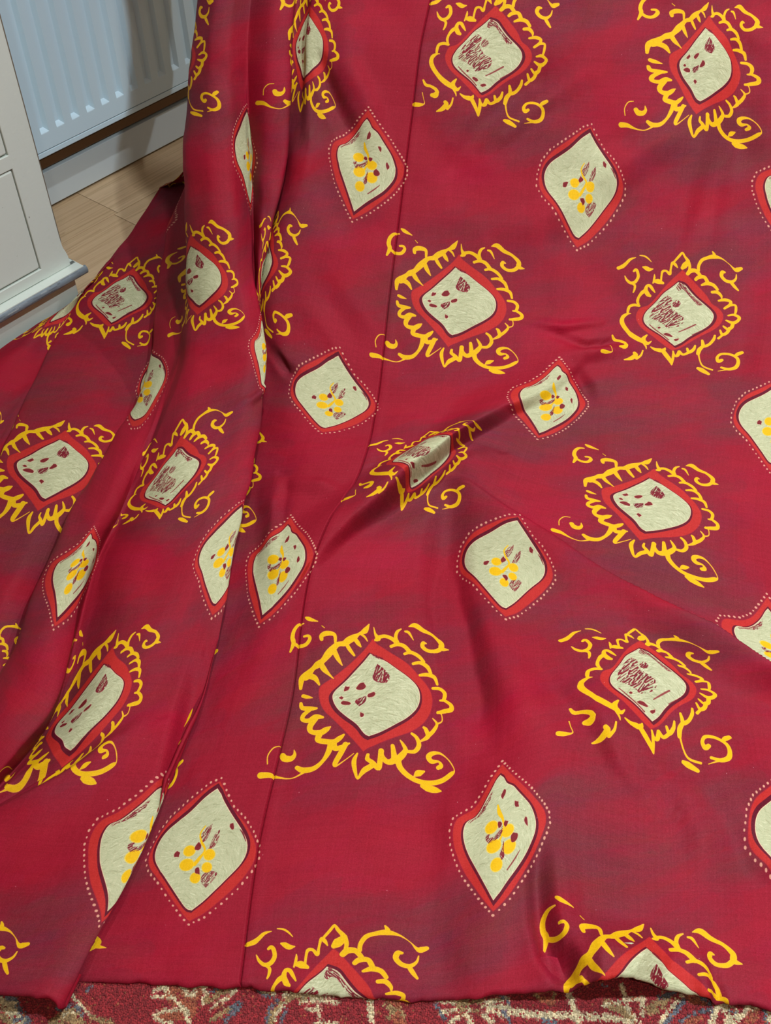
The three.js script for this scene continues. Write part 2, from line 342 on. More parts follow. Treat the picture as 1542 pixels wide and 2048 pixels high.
// ---------------------------------------------------------------- printed curtain fabric
// one tile of the print: 2 columns x 4 rows (0.72 m x 0.86 m); a runs across, b down the cloth
const COL = 0.36, ROW = 0.215;
const CRIMSON = [136, 15, 35], MAUVE = [100, 40, 46], RED = [172, 38, 34], DARK = [88, 12, 30], CREAM = [174, 174, 136], YELLOW = [214, 166, 8], PEACH = [228, 156, 62];
const printTex = canvasTex(1700, 2048, (g, W, Hh) => {
  const CU = W / 2, RU = Hh / 4;
  g.fillStyle = rgba(CRIMSON); g.fillRect(0, 0, W, Hh);
  const wrap = (fn) => { for (const dx of [-W, 0, W]) for (const dy of [-Hh, 0, Hh]) { g.save(); g.translate(dx, dy); fn(); g.restore(); } };
  // brushed blotches of mauve and brighter crimson in the dye
  let clipA = null;
  const blot = (cx, cy, rx, ry, c, n, al) => {
    for (let i = 0; i < n; i++) {
      const th = rnd() * 6.283, q = Math.sqrt(rnd()) , x = cx + Math.cos(th) * rx * q, y = cy + Math.sin(th) * ry * q, l = rr(60, 220), w = rr(20, 100), s = rr(-0.75, -0.1), k = c.map((v) => v + rr(-7, 7));
      wrap(() => { if (clipA !== null) { g.beginPath(); g.rect(clipA, -Hh, W, 3 * Hh); g.clip(); } g.strokeStyle = rgba(k, al * rr(0.5, 1)); g.lineWidth = w; g.lineCap = 'round'; g.beginPath(); g.moveTo(x - l / 2, y - l / 2 * s); g.quadraticCurveTo(x, y + rr(0, 10), x + l / 2, y + l / 2 * s); g.stroke(); });
    }
  };
  clipA = -0.31 * CU;                                              // the dye changes abruptly where the cloth is joined
  for (const [a, b] of [[0, 0], [0, 2]]) blot(a * CU, b * RU, CU * 0.42, RU * 0.75, MAUVE, 320, 0.07);
  clipA = null;
  for (const [a, b] of [[1, 0], [1, 2]]) blot(a * CU, b * RU, CU * 0.34, RU * 0.66, MAUVE, 240, 0.07);
  for (const [a, b] of [[0.82, 3.0], [0.8, 3.15], [0.4, 3.45], [0.2, 0.55], [1.15, 0.65], [1.0, 0.6], [1.82, 1.9], [0.7, 1.3], [1.3, 1.4], [1.25, 2.9]]) blot(a * CU, b * RU, CU * 0.24, RU * 0.3, MAUVE, 150, 0.07);
  for (const [a, b] of [[0.5, 0.3], [1.5, 1.7], [0.5, 2.2], [1.45, 3.7], [1.0, 1.2], [0, 3.0], [0, 1.0], [1, 3.0]]) blot(a * CU, b * RU, CU * 0.2, RU * 0.3, [152, 14, 38], 60, 0.07);

  // ---- brush helpers (in the motif's own drawing units)
  const cr = (p, n) => {                                           // Catmull-Rom through [x, y, w] triples
    const o = [], m = p.length;
    for (let i = 0; i < m - 1; i++) {
      const p0 = p[Math.max(0, i - 1)], p1 = p[i], p2 = p[i + 1], p3 = p[Math.min(m - 1, i + 2)];
      for (let k = 0; k < n; k++) { const t = k / n; o.push(p1.map((_, d) => 0.5 * (2 * p1[d] + (p2[d] - p0[d]) * t + (2 * p0[d] - 5 * p1[d] + 4 * p2[d] - p3[d]) * t * t + (3 * p1[d] - p0[d] - 3 * p2[d] + p3[d]) * t * t * t))); }
    }
    o.push(p[m - 1]); return o;
  };
  const ribbon = (flat, grow) => {
    const p = []; for (let i = 0; i < flat.length; i += 3) p.push([flat[i], flat[i + 1], flat[i + 2]]);
    const s = cr(p, 8), L = [], R = [];
    for (let i = 0; i < s.length; i++) {
      const a = s[Math.max(0, i - 1)], b = s[Math.min(s.length - 1, i + 1)], dx = b[0] - a[0], dy = b[1] - a[1], l = Math.hypot(dx, dy) || 1, w = Math.max(1.5, s[i][2] / 2) + grow;
      L.push([s[i][0] - dy / l * w, s[i][1] + dx / l * w]); R.unshift([s[i][0] + dy / l * w, s[i][1] - dx / l * w]);
    }
    g.beginPath(); for (const [x, y] of [...L, ...R]) g.lineTo(x, y); g.closePath(); g.fill();
    for (const e of [s[0], s[s.length - 1]]) { g.beginPath(); g.arc(e[0], e[1], Math.max(1.5, e[2] / 2) + grow, 0, 7); g.fill(); }
  };
  const poly = (flat) => {                                         // smooth closed outline with pointed top and bottom
    const n = flat.length / 2, X = (i) => flat[(i % n) * 2], Y = (i) => flat[(i % n) * 2 + 1]; let lo = 0, hi = 0;
    for (let i = 1; i < n; i++) { if (Y(i) < Y(lo)) lo = i; if (Y(i) > Y(hi)) hi = i; }
    g.beginPath(); g.moveTo((X(0) + X(1)) / 2, (Y(0) + Y(1)) / 2);
    for (let i = 1; i <= n; i++) { const k = i % n, mx = (X(i) + X(i + 1)) / 2, my = (Y(i) + Y(i + 1)) / 2; if (k === lo || k === hi) { g.lineTo(X(i), Y(i)); g.lineTo(mx, my); } else g.quadraticCurveTo(X(i), Y(i), mx, my); }
    g.closePath();
  };
  const center = (f) => { let x = 0, y = 0; for (let i = 0; i < f.length; i += 2) { x += f[i]; y += f[i + 1]; } return [x * 2 / f.length, y * 2 / f.length]; };
  const grown = (f, k, dx = 0, dy = 0) => { const [cx, cy] = center(f); return f.map((v, i) => (i % 2 ? cy + dy + (v - cy) * k : cx + dx + (v - cx) * k)); };
  const place = (a, b, m, fn) => wrap(() => {                       // m: xc, yc, columns per unit, rows per unit, lean, tilt
    g.save(); g.translate(a * CU, b * RU); g.scale(m[2] * CU, m[3] * RU); g.transform(1, -m[5], m[4], 1, 0, 0); g.translate(-m[0], -m[1]); fn(); g.restore();
  });
  const streaks = (flat, base, n, dl, dw, lean, al) => {            // fine brush hatching clipped to an outline
    g.save(); poly(flat); g.clip(); const xs = flat.filter((_, i) => !(i % 2)), ys = flat.filter((_, i) => i % 2);
    const x0 = Math.min(...xs), x1 = Math.max(...xs), y0 = Math.min(...ys), y1 = Math.max(...ys);
    for (let i = 0; i < n; i++) {
      const d = rr(-dl, dl), x = rr(x0, x1), y = rr(y0, y1), l = rr(20, 90), th = lean + rr(-0.5, 0.5) + 1.1 * Math.sin(x * 0.004 + y * 0.003);
      g.strokeStyle = rgba(base.map((v) => v + d), al); g.lineWidth = rr(1, dw); g.beginPath(); g.moveTo(x, y); g.lineTo(x + Math.cos(th) * l, y + Math.sin(th) * l); g.stroke();
    }
    g.restore();
  };
  const hatch = (flat, th, gap, w) => {                             // brown scribble: broken back-and-forth strokes
    g.save(); poly(flat); g.clip(); const [cx, cy] = center(flat), R = 330, co = Math.cos(th), si = Math.sin(th);
    g.lineCap = 'round';
    for (let k = -R; k < R; k += gap * 0.8) {
      let m = -R + rr(0, 40);
      while (m < R) { const l = rr(25, 110), j = rr(-gap, gap) * 0.8; g.strokeStyle = rgba([108 + rr(-8, 12), 20, 32], 0.95); g.lineWidth = w * rr(0.5, 1.6); g.beginPath(); g.moveTo(cx + co * m - si * (k + j), cy + si * m + co * (k + j)); g.lineTo(cx + co * (m + l) - si * k, cy + si * (m + l) + co * k); g.stroke(); m += l + rr(2, 26); }
    }
    g.restore();
  };
  const fat = (v) => (v < 30 ? v * 1.24 : 37 + (v - 30) * 0.7);
  const yellows = (list, s) => {
    for (const r of list) { g.fillStyle = rgba([104, 42, 14], 0.75); ribbon(r.map((v, i) => (i % 3 === 2 && v > 9 ? fat(v) : v)), 3.4 * s); }
    for (const r of list) { g.fillStyle = rgba(PEACH); ribbon(r.map((v, i) => (i % 3 === 2 && v > 9 ? fat(v) : v)), 1.2 * s); }
    for (const r of list) { g.fillStyle = rgba(YELLOW); ribbon(r.map((v, i) => (i % 3 === 2 ? (v > 9 ? fat(v) - 2.4 * s : 0.2) : v)), 0); }
  };
  const frame = (outer, cream, shift, s) => {
    g.fillStyle = rgba([150, 26, 40]); poly(grown(outer, 1.012)); g.fill();
    g.fillStyle = rgba(RED); poly(outer); g.fill(); streaks(outer, RED, 260, 16, 7 * s, 0.9, 0.35);
    g.fillStyle = rgba(DARK); poly(grown(cream, 1.075, shift[0], shift[1])); g.fill();
    g.fillStyle = rgba([232, 200, 156]); poly(grown(cream, 1.012)); g.fill();
    g.fillStyle = rgba(CREAM); poly(cream); g.fill();
    streaks(cream, [172, 172, 134], 1800, 52, 4.6 * s, 0.6, 0.5);
  };
  const spot = (x, y, rx, ry, th) => { const o = []; for (let k = 0; k < 9; k++) { const t = k / 9 * 6.283, q = rr(0.75, 1.45), a = Math.cos(t) * rx * q, b = Math.sin(t) * ry * q; o.push(x + a * Math.cos(th) - b * Math.sin(th), y + a * Math.sin(th) + b * Math.cos(th)); } g.strokeStyle = rgba([218, 170, 136], 0.7); g.lineWidth = 5; poly(o); g.stroke(); g.fillStyle = rgba([110, 22, 28], 0.95); poly(o); g.fill(); };

  // ---- medallion with small triangle (A)
  const mA = [835, 745, 5.2e-4, 9.1e-4, 0.17, 0];
  const outA = [872, 312, 930, 390, 1060, 480, 1112, 530, 1165, 600, 1222, 680, 1245, 760, 1228, 850, 1172, 940, 1060, 1015, 900, 1075, 800, 1125, 732, 1172, 640, 1062, 520, 912, 455, 850, 425, 770, 425, 680, 455, 650, 520, 610, 640, 515, 790, 395];
  const crA = [862, 445, 920, 480, 1000, 550, 1080, 610, 1142, 680, 1150, 760, 1122, 840, 1040, 910, 950, 960, 850, 1020, 775, 1055, 730, 1035, 680, 955, 600, 890, 540, 830, 510, 750, 528, 700, 600, 640, 690, 550, 770, 480, 825, 428];
  const yA = [
    [355, 185, 8, 310, 192, 18, 272, 230, 24, 258, 280, 28, 266, 322, 28, 238, 382, 12], [268, 325, 18, 312, 352, 20, 360, 348, 20, 392, 312, 20, 385, 286, 16, 352, 286, 12], [375, 142, 12, 402, 156, 24, 465, 182, 6], [492, 222, 4, 510, 240, 4],
    [478, 326, 20, 482, 298, 26, 522, 284, 30, 576, 296, 22, 575, 352, 14],
    [866, 198, 6, 822, 248, 34, 772, 272, 14, 722, 302, 36, 680, 326, 42, 640, 354, 30, 590, 366, 26, 545, 406, 42, 510, 440, 46, 470, 482, 30, 430, 508, 46, 395, 532, 26, 346, 578, 62, 312, 602, 34, 302, 668, 16],
    [775, 272, 12, 806, 296, 14, 822, 328, 8], [722, 302, 26, 745, 345, 26, 760, 370, 10], [652, 346, 22, 672, 392, 24, 698, 434, 14], [556, 412, 32, 576, 466, 26, 600, 510, 8], [450, 500, 30, 472, 546, 30, 502, 582, 14, 528, 608, 6], [358, 578, 40, 402, 602, 30, 428, 652, 10],
    [903, 224, 6, 905, 270, 16, 914, 308, 26, 892, 320, 12], [915, 300, 18, 960, 290, 20, 1010, 312, 24, 1045, 350, 26], [1045, 342, 22, 1040, 302, 20, 1060, 262, 16, 1094, 242, 8], [988, 370, 16, 1040, 356, 20, 1090, 372, 24, 1125, 418, 26], [1120, 262, 10, 1146, 272, 16, 1170, 328, 4],
    [1080, 430, 14, 1130, 420, 20, 1186, 450, 22, 1220, 494, 18], [1132, 506, 14, 1190, 500, 20, 1240, 530, 24, 1260, 580, 18], [1172, 592, 14, 1230, 590, 22, 1282, 612, 22, 1296, 666, 14],
    [1258, 696, 16, 1310, 702, 20, 1340, 736, 22, 1325, 788, 18, 1298, 795, 10], [1325, 790, 18, 1370, 826, 22, 1364, 866, 26, 1310, 880, 24, 1264, 886, 14],
    [1155, 225, 4, 1206, 216, 32, 1260, 255, 26, 1330, 286, 18, 1380, 336, 28, 1378, 378, 30, 1424, 390, 6], [1376, 376, 24, 1330, 410, 22, 1272, 414, 20, 1232, 382, 24, 1242, 352, 22, 1264, 356, 8],
    [318, 726, 20, 342, 736, 20, 378, 746, 6], [302, 782, 16, 312, 816, 24, 365, 826, 26, 404, 826, 12], [366, 830, 20, 320, 870, 22, 314, 906, 22, 356, 916, 26, 400, 892, 34, 444, 895, 14], [396, 905, 30, 362, 960, 30, 372, 1000, 26, 430, 1010, 36, 470, 986, 30, 496, 968, 8],
    [426, 1020, 34, 416, 1064, 30, 460, 1080, 34, 520, 1086, 30, 560, 1060, 28, 586, 1036, 12], [520, 1090, 34, 532, 1140, 30, 580, 1130, 26, 625, 1106, 10], [600, 1112, 30, 570, 1180, 30, 536, 1258, 26, 546, 1276, 10, 600, 1236, 6, 660, 1186, 4],
    [500, 1102, 30, 490, 1160, 30, 455, 1230, 20, 400, 1282, 28, 332, 1290, 36, 288, 1265, 22], [340, 1302, 14, 262, 1340, 6, 172, 1328, 12, 110, 1304, 30, 55, 1302, 42], [95, 1220, 6, 95, 1160, 6, 130, 1106, 7, 175, 1096, 4], [190, 1168, 30, 208, 1192, 44, 246, 1194, 32, 268, 1168, 18, 264, 1132, 4],
    [686, 1188, 10, 666, 1240, 26, 672, 1300, 24, 700, 1374, 14, 740, 1320, 26, 788, 1272, 26, 762, 1232, 18, 766, 1196, 10], [790, 1266, 24, 820, 1300, 26, 832, 1240, 26, 840, 1170, 28], [838, 1168, 24, 846, 1216, 26, 880, 1250, 30, 920, 1230, 36, 920, 1172, 26, 916, 1128, 20],
    [930, 1236, 40, 976, 1190, 34, 1000, 1150, 24, 986, 1112, 16, 970, 1086, 8], [1000, 1160, 16, 1060, 1156, 20, 1096, 1110, 24, 1086, 1060, 20, 1056, 1032, 14], [1106, 1085, 8, 1166, 1050, 24, 1160, 1002, 22, 1146, 986, 12], [1166, 1050, 20, 1216, 1010, 20, 1246, 966, 14, 1222, 926, 6], [1246, 966, 10, 1286, 950, 7, 1290, 900, 7, 1266, 882, 12],
    [946, 1230, 30, 956, 1280, 30, 1000, 1330, 28, 1060, 1360, 26, 1140, 1366, 26, 1220, 1350, 26, 1290, 1312, 24, 1315, 1290, 6, 1300, 1240, 7, 1270, 1196, 7, 1230, 1166, 12, 1180, 1166, 22, 1150, 1190, 28, 1166, 1220, 26, 1214, 1222, 10, 1226, 1250, 24, 1202, 1264, 20], [1036, 1330, 6, 1066, 1306, 34, 1104, 1290, 10], [1080, 1390, 22, 1112, 1402, 44, 1160, 1414, 36, 1194, 1424, 10],
  ];
  const drawA = () => {
    frame(outA, crA, [-6, 10], 1); yellows(yA, 1);
    hatch([875, 500, 948, 600, 900, 645, 860, 640, 808, 612, 826, 560], -1.1, 9, 8);
    hatch([650, 775, 750, 738, 748, 786, 694, 820], -0.9, 9, 8); spot(716, 668, 36, 20, -0.5); spot(796, 732, 32, 18, -0.5); spot(600, 792, 34, 18, 0.15); spot(612, 680, 22, 14, -0.6); spot(572, 750, 14, 12, 0); spot(712, 890, 16, 20, -0.5); hatch([828, 420, 900, 440, 924, 478, 850, 446], 0.4, 9, 5);
  };
  // ---- medallion with scribbled face (B)
  const mB = [735, 850, 1 / (5.507 * 437), 1 / (5.507 * 250), 0.165, 0.046];
  const outB = [822, 342, 900, 440, 990, 550, 1055, 640, 1085, 735, 1150, 770, 1198, 850, 1192, 920, 1150, 1000, 1080, 1070, 960, 1140, 850, 1222, 740, 1322, 642, 1360, 560, 1292, 440, 1152, 338, 1060, 286, 970, 270, 890, 298, 806, 340, 772, 405, 766, 480, 690, 560, 590, 680, 460];
  const crB = [760, 485, 832, 508, 882, 590, 950, 680, 1042, 770, 1098, 850, 1086, 930, 1030, 1020, 920, 1100, 820, 1170, 740, 1252, 670, 1294, 618, 1240, 540, 1150, 430, 1060, 368, 990, 352, 920, 380, 840, 450, 770, 520, 700, 580, 620, 680, 550];
  const z = (x, y) => [735 + (x - 835) * 1.071, 850 + (y - 545) * 1.071];
  const zz = (f) => f.map((v, i) => (i % 3 === 0 ? z(v, 0)[0] : i % 3 === 1 ? z(0, v)[1] : v * 1.07));
  const yB = [
    [96, 305, 28, 150, 286, 34, 190, 256, 26, 240, 212, 20, 300, 194, 4], [350, 172, 8, 400, 180, 12, 440, 206, 12, 474, 244, 5], [376, 302, 12, 404, 312, 38, 442, 330, 38, 488, 326, 8], [165, 396, 8, 186, 446, 20, 230, 480, 26, 282, 464, 28, 316, 410, 28, 310, 352, 28, 290, 332, 26, 266, 346, 16], [246, 490, 16, 270, 512, 22, 264, 556, 18, 248, 590, 10],
    [500, 390, 8, 496, 430, 18, 476, 490, 10], [500, 468, 30, 540, 472, 60, 590, 490, 22], [570, 466, 16, 580, 402, 16, 596, 356, 20, 636, 350, 18, 675, 384, 26, 690, 330, 16, 712, 262, 22, 742, 278, 26, 766, 312, 10], [732, 250, 16, 790, 192, 20, 835, 152, 18, 860, 192, 18, 885, 242, 32, 850, 290, 60, 822, 318, 34], [890, 240, 30, 902, 300, 24, 890, 348, 18],
    [490, 600, 10, 466, 560, 24, 440, 522, 28, 406, 522, 24, 390, 570, 40, 410, 620, 46, 434, 640, 24], [380, 580, 40, 346, 600, 30, 310, 650, 20, 296, 700, 22, 305, 740, 16], [310, 756, 20, 260, 742, 26, 206, 756, 24, 186, 800, 24, 180, 840, 18],
    [214, 850, 8, 180, 852, 20, 140, 880, 34, 122, 910, 34, 116, 960, 44, 136, 1020, 44, 180, 1090, 44, 230, 1150, 56, 290, 1200, 60, 350, 1236, 50, 390, 1264, 30, 430, 1232, 8], [332, 1215, 40, 356, 1180, 30, 385, 1146, 12], [342, 1250, 14, 370, 1300, 14, 376, 1338, 6],
    zz([166, 832, 14, 190, 880, 24, 240, 896, 22, 288, 926, 26, 306, 958, 30]), zz([306, 960, 30, 284, 990, 64, 250, 990, 36]), zz([150, 962, 6, 158, 1020, 4, 166, 1078, 8, 112, 1090, 36, 66, 1086, 44]), zz([466, 1022, 10, 446, 1086, 16, 404, 1132, 24]), zz([384, 1064, 30, 394, 1090, 44, 350, 1136, 40, 292, 1160, 10]), zz([482, 840, 12, 488, 900, 12, 480, 944, 6]),
    [990, 346, 24, 1000, 290, 24, 1040, 230, 26, 1100, 202, 26, 1176, 186, 40, 1260, 206, 12, 1330, 260, 5, 1372, 312, 18, 1402, 326, 48, 1450, 312, 26], [1166, 132, 10, 1180, 162, 26, 1176, 190, 30], [1390, 380, 8, 1376, 430, 16, 1330, 464, 26, 1270, 450, 28, 1232, 400, 30, 1246, 356, 34, 1274, 356, 16], [1322, 470, 26, 1350, 520, 26, 1380, 564, 14],
    [872, 384, 32, 906, 352, 42, 960, 350, 36, 1000, 396, 28], [952, 448, 26, 986, 422, 32, 1046, 420, 30, 1075, 478, 32], [1010, 510, 16, 1070, 490, 34, 1130, 506, 30, 1166, 556, 24], [1110, 590, 24, 1160, 590, 30, 1196, 630, 22, 1200, 660, 10], [1166, 690, 16, 1230, 680, 28, 1282, 700, 24, 1276, 740, 24, 1220, 784, 20], [1270, 746, 24, 1326, 750, 18, 1326, 810, 20, 1310, 868, 14],
    [1246, 876, 14, 1300, 870, 22, 1346, 906, 26, 1330, 950, 26, 1280, 976, 34, 1222, 940, 14], [1280, 980, 28, 1260, 1040, 28, 1220, 1060, 24, 1186, 1020, 14], [1240, 1050, 28, 1210, 1110, 26, 1166, 1136, 26, 1146, 1076, 16], [1170, 1140, 20, 1122, 1184, 22],
    [1086, 1146, 16, 1070, 1200, 24, 1020, 1266, 24, 966, 1290, 30, 960, 1250, 26, 956, 1212, 18], [960, 1290, 26, 920, 1340, 38, 902, 1400, 30], [906, 1400, 14, 916, 1500, 10, 946, 1570, 14, 1040, 1614, 14], [892, 1600, 26, 932, 1622, 50, 1000, 1668, 24],
    [1140, 1482, 26, 1108, 1498, 34, 1096, 1450, 26, 1130, 1406, 22, 1190, 1400, 22, 1250, 1420, 22, 1295, 1460, 26, 1300, 1520, 28, 1270, 1580, 32, 1200, 1604, 26, 1132, 1582, 18], [1266, 1430, 16, 1300, 1402, 32, 1344, 1378, 26], [1100, 1630, 4, 1180, 1612, 10],
    [880, 1286, 14, 860, 1340, 26, 812, 1382, 28, 796, 1332, 18], [810, 1385, 24, 750, 1416, 22, 712, 1380, 30], [712, 1376, 26, 690, 1430, 30, 660, 1428, 20, 650, 1372, 12], [422, 1312, 10, 466, 1346, 26, 520, 1350, 24], [466, 1350, 24, 520, 1368, 34, 556, 1352, 34, 570, 1330, 10], [546, 1370, 40, 580, 1430, 44, 616, 1500, 34, 628, 1560, 8], [628, 1550, 14, 646, 1460, 20, 652, 1380, 12],
  ];
  const drawB = () => {
    frame(outB, crB, [8, 4], 1.4); yellows(yB, 1.2);
    hatch([450, 800, 560, 690, 630, 640, 690, 680, 640, 780, 735, 870, 800, 930, 750, 1040, 600, 1060, 560, 1000, 490, 950, 405, 915, 440, 860], -0.62, 24, 11);
    hatch([668, 770, 690, 710, 740, 690, 772, 730, 750, 780, 700, 790], -0.8, 12, 7); hatch([720, 550, 790, 470, 830, 520, 880, 610, 960, 700, 1010, 750, 940, 755, 880, 660, 800, 540, 770, 590], 0.9, 12, 7);
    g.fillStyle = rgba([120, 34, 38], 0.85); ribbon([720, 1110, 10, 800, 1066, 16, 900, 1006, 16], 0); ribbon([860, 1140, 8, 960, 1080, 8], 0); ribbon([415, 1005, 10, 480, 1080, 14, 560, 1160, 12, 610, 1220, 14], 0); spot(606, 1150, 44, 16, 0.4); spot(694, 1216, 26, 14, -0.3); spot(516, 1052, 14, 12, 0);
  };
  // ---- small ogees with berries (C and D)
  const dots = (out, off, s) => {
    const [cx, cy] = center(out), n = out.length / 2, pts = [];
    for (let i = 0; i < n; i++) { const a = [out[i * 2], out[i * 2 + 1]], b = [out[(i + 1) % n * 2], out[(i + 1) % n * 2 + 1]]; for (let k = 0; k < 6; k++) pts.push([a[0] + (b[0] - a[0]) * k / 6, a[1] + (b[1] - a[1]) * k / 6]); }
    let acc = 0, last = pts[0];
    for (const p of [...pts, pts[0]]) {
      acc += Math.hypot(p[0] - last[0], p[1] - last[1]); last = p;
      if (acc >= 48) { acc = 0; const dx = p[0] - cx, dy = p[1] - cy, l = Math.hypot(dx, dy), j = rr(0.75, 1.2); g.fillStyle = rgba([208, 152, 124], 0.9); g.beginPath(); g.ellipse(p[0] + dx / l * off, p[1] + dy / l * off, s * j, s * j * 1.25, Math.atan2(dy, dx), 0, 7); g.fill(); }
    }
  };
  const berry = (x, y, rx, ry) => { g.fillStyle = rgba([238, 190, 30], 0.55); g.beginPath(); g.ellipse(x, y, rx * 1.14, ry * 1.14, 0, 0, 7); g.fill(); g.fillStyle = rgba(YELLOW); g.beginPath(); g.ellipse(x, y, rx, ry, 0, 0, 7); g.fill(); };
  const mC = [745, 945, 0.4 / 1290, 0.95 / 1730, 0.13, 0];
  const outC = [815, 100, 900, 230, 1010, 390, 1120, 540, 1210, 680, 1300, 810, 1345, 900, 1345, 1010, 1295, 1110, 1200, 1240, 1080, 1360, 940, 1480, 780, 1610, 572, 1740, 470, 1585, 365, 1400, 265, 1230, 195, 1050, 145, 880, 145, 740, 198, 625, 300, 575, 420, 525, 560, 405, 680, 255];
  const crC = [790, 240, 832, 290, 864, 375, 950, 430, 1010, 530, 1090, 650, 1155, 750, 1195, 860, 1215, 980, 1194, 1080, 1130, 1170, 1040, 1270, 920, 1360, 780, 1455, 640, 1575, 588, 1622, 540, 1505, 480, 1370, 398, 1190, 328, 1040, 280, 870, 280, 755, 328, 655, 440, 632, 560, 515, 680, 375, 740, 285];
  const drawC = () => {
    frame(outC, crC, [4, 14], 1.6); dots(outC, 46, 13);
    g.fillStyle = rgba(YELLOW); ribbon([742, 590, 18, 752, 680, 46, 792, 770, 34, 796, 880, 22, 730, 1000, 30], 0);
    berry(640, 815, 82, 68); berry(846, 925, 80, 66); berry(650, 1040, 88, 72); berry(846, 1108, 84, 74); berry(664, 1256, 70, 70);
    spot(750, 820, 26, 32, 0); spot(830, 832, 30, 30, 0.4); spot(930, 1030, 42, 48, 0.3); hatch([560, 880, 620, 880, 580, 930, 690, 930, 780, 850, 786, 910, 720, 970, 590, 990, 546, 930], -0.6, 12, 8); hatch([792, 1005, 776, 1120, 780, 1200, 730, 1226, 704, 1160, 746, 1110], 1.2, 12, 8);
    spot(820, 480, 24, 62, 0.35); spot(984, 664, 24, 40, -0.5); spot(1096, 920, 20, 52, -0.1); g.fillStyle = rgba([120, 34, 38], 0.85); ribbon([978, 1200, 8, 900, 1268, 18, 792, 1348, 14], 0); hatch([330, 700, 350, 650, 440, 636, 560, 520, 690, 390, 640, 520, 520, 620, 420, 650], -0.7, 14, 7);
  };
  const mD = [775, 775, 0.39 / 1290, 0.94 / 1290, 0.13, 0];
  const outD = [872, 138, 950, 250, 1060, 395, 1200, 495, 1312, 615, 1388, 740, 1390, 850, 1322, 955, 1180, 1105, 1020, 1235, 850, 1355, 685, 1420, 600, 1335, 480, 1195, 348, 1032, 205, 922, 128, 820, 134, 700, 186, 556, 300, 436, 460, 345, 620, 255, 760, 172];
  const crD = [852, 205, 960, 330, 1080, 460, 1190, 570, 1275, 680, 1290, 780, 1242, 880, 1100, 1005, 960, 1135, 830, 1245, 710, 1315, 655, 1305, 560, 1192, 470, 1082, 358, 952, 248, 852, 202, 750, 222, 640, 298, 548, 440, 468, 580, 388, 720, 275];
  const drawD = () => {
    frame(outD, crD, [-4, -12], 1.3); dots(outD, 34, 11);
    hatch([850, 512, 846, 590, 790, 676, 745, 680, 740, 620, 790, 545], -1.0, 11, 6); hatch([954, 570, 958, 650, 910, 735, 846, 742, 880, 650, 905, 600], -1.0, 11, 6); hatch([980, 960, 970, 1010, 900, 1080, 860, 1112, 800, 1060, 800, 1000, 880, 950], -0.9, 13, 7);
    g.fillStyle = rgba(YELLOW); ribbon([778, 530, 10, 734, 600, 16, 760, 680, 22, 806, 755, 26, 760, 830, 32, 716, 888, 38], 0);
    berry(640, 758, 62, 50); berry(868, 798, 62, 52); berry(628, 890, 76, 54); berry(856, 920, 54, 46); berry(736, 1018, 54, 48);
    spot(726, 724, 30, 36, 0.5); spot(506, 782, 36, 24, -0.4); spot(1090, 548, 22, 34, -0.4); spot(752, 948, 26, 36, -0.5); g.fillStyle = rgba([104, 18, 30], 0.9); ribbon([1185, 580, 6, 1225, 620, 16, 1266, 690, 8], 0);
  };
  place(0, 2, mA, drawA); place(1, 0, mA, drawA); place(0, 0, mB, drawB); place(1, 2, mB, drawB);
  place(1.5, 1, mC, drawC); place(0.5, 3, mC, drawC); place(0.5, 1, mD, drawD); place(1.5, 3, mD, drawD);
  for (let i = 0; i < 70; i++) { g.fillStyle = rgba([226, 196, 190], rr(0.3, 0.8)); g.fillRect(rnd() * W, rnd() * Hh, rr(1, 2.6), rr(1, 2.6)); }   // lint
  // woven grain over everything
  const im = g.getImageData(0, 0, W, Hh), d = im.data, row = new Float32Array(Hh), colr = new Float32Array(W);
  const sp = new Float32Array(512 * 512); for (let i = 0; i < sp.length; i++) sp[i] = rnd();
  for (let i = 0; i < Hh; i++) row[i] = rr(-3.5, 3.5); for (let i = 0; i < W; i++) colr[i] = rr(-3, 3);
  for (let y = 0, o = 0; y < Hh; y++) for (let x = 0; x < W; x++, o += 4) { const n = row[y] + colr[x] + rr(-5, 5) + 11 * (sp[((y >> 1) % 512) * 512 + ((x >> 1) % 512)] - 0.5) * (sp[((x >> 1) % 512) * 512 + ((y >> 2) % 512)] > 0.5 ? 1.6 : 0.6); d[o] += n; d[o + 1] += n * 0.7; d[o + 2] += n * 0.7; }
  g.putImageData(im, 0, 0);
});
printTex.magFilter = THREE.LinearFilter;
const clothMat = new THREE.MeshPhysicalMaterial({ map: printTex, roughness: 0.7, specularIntensity: 0.32, side: THREE.DoubleSide });

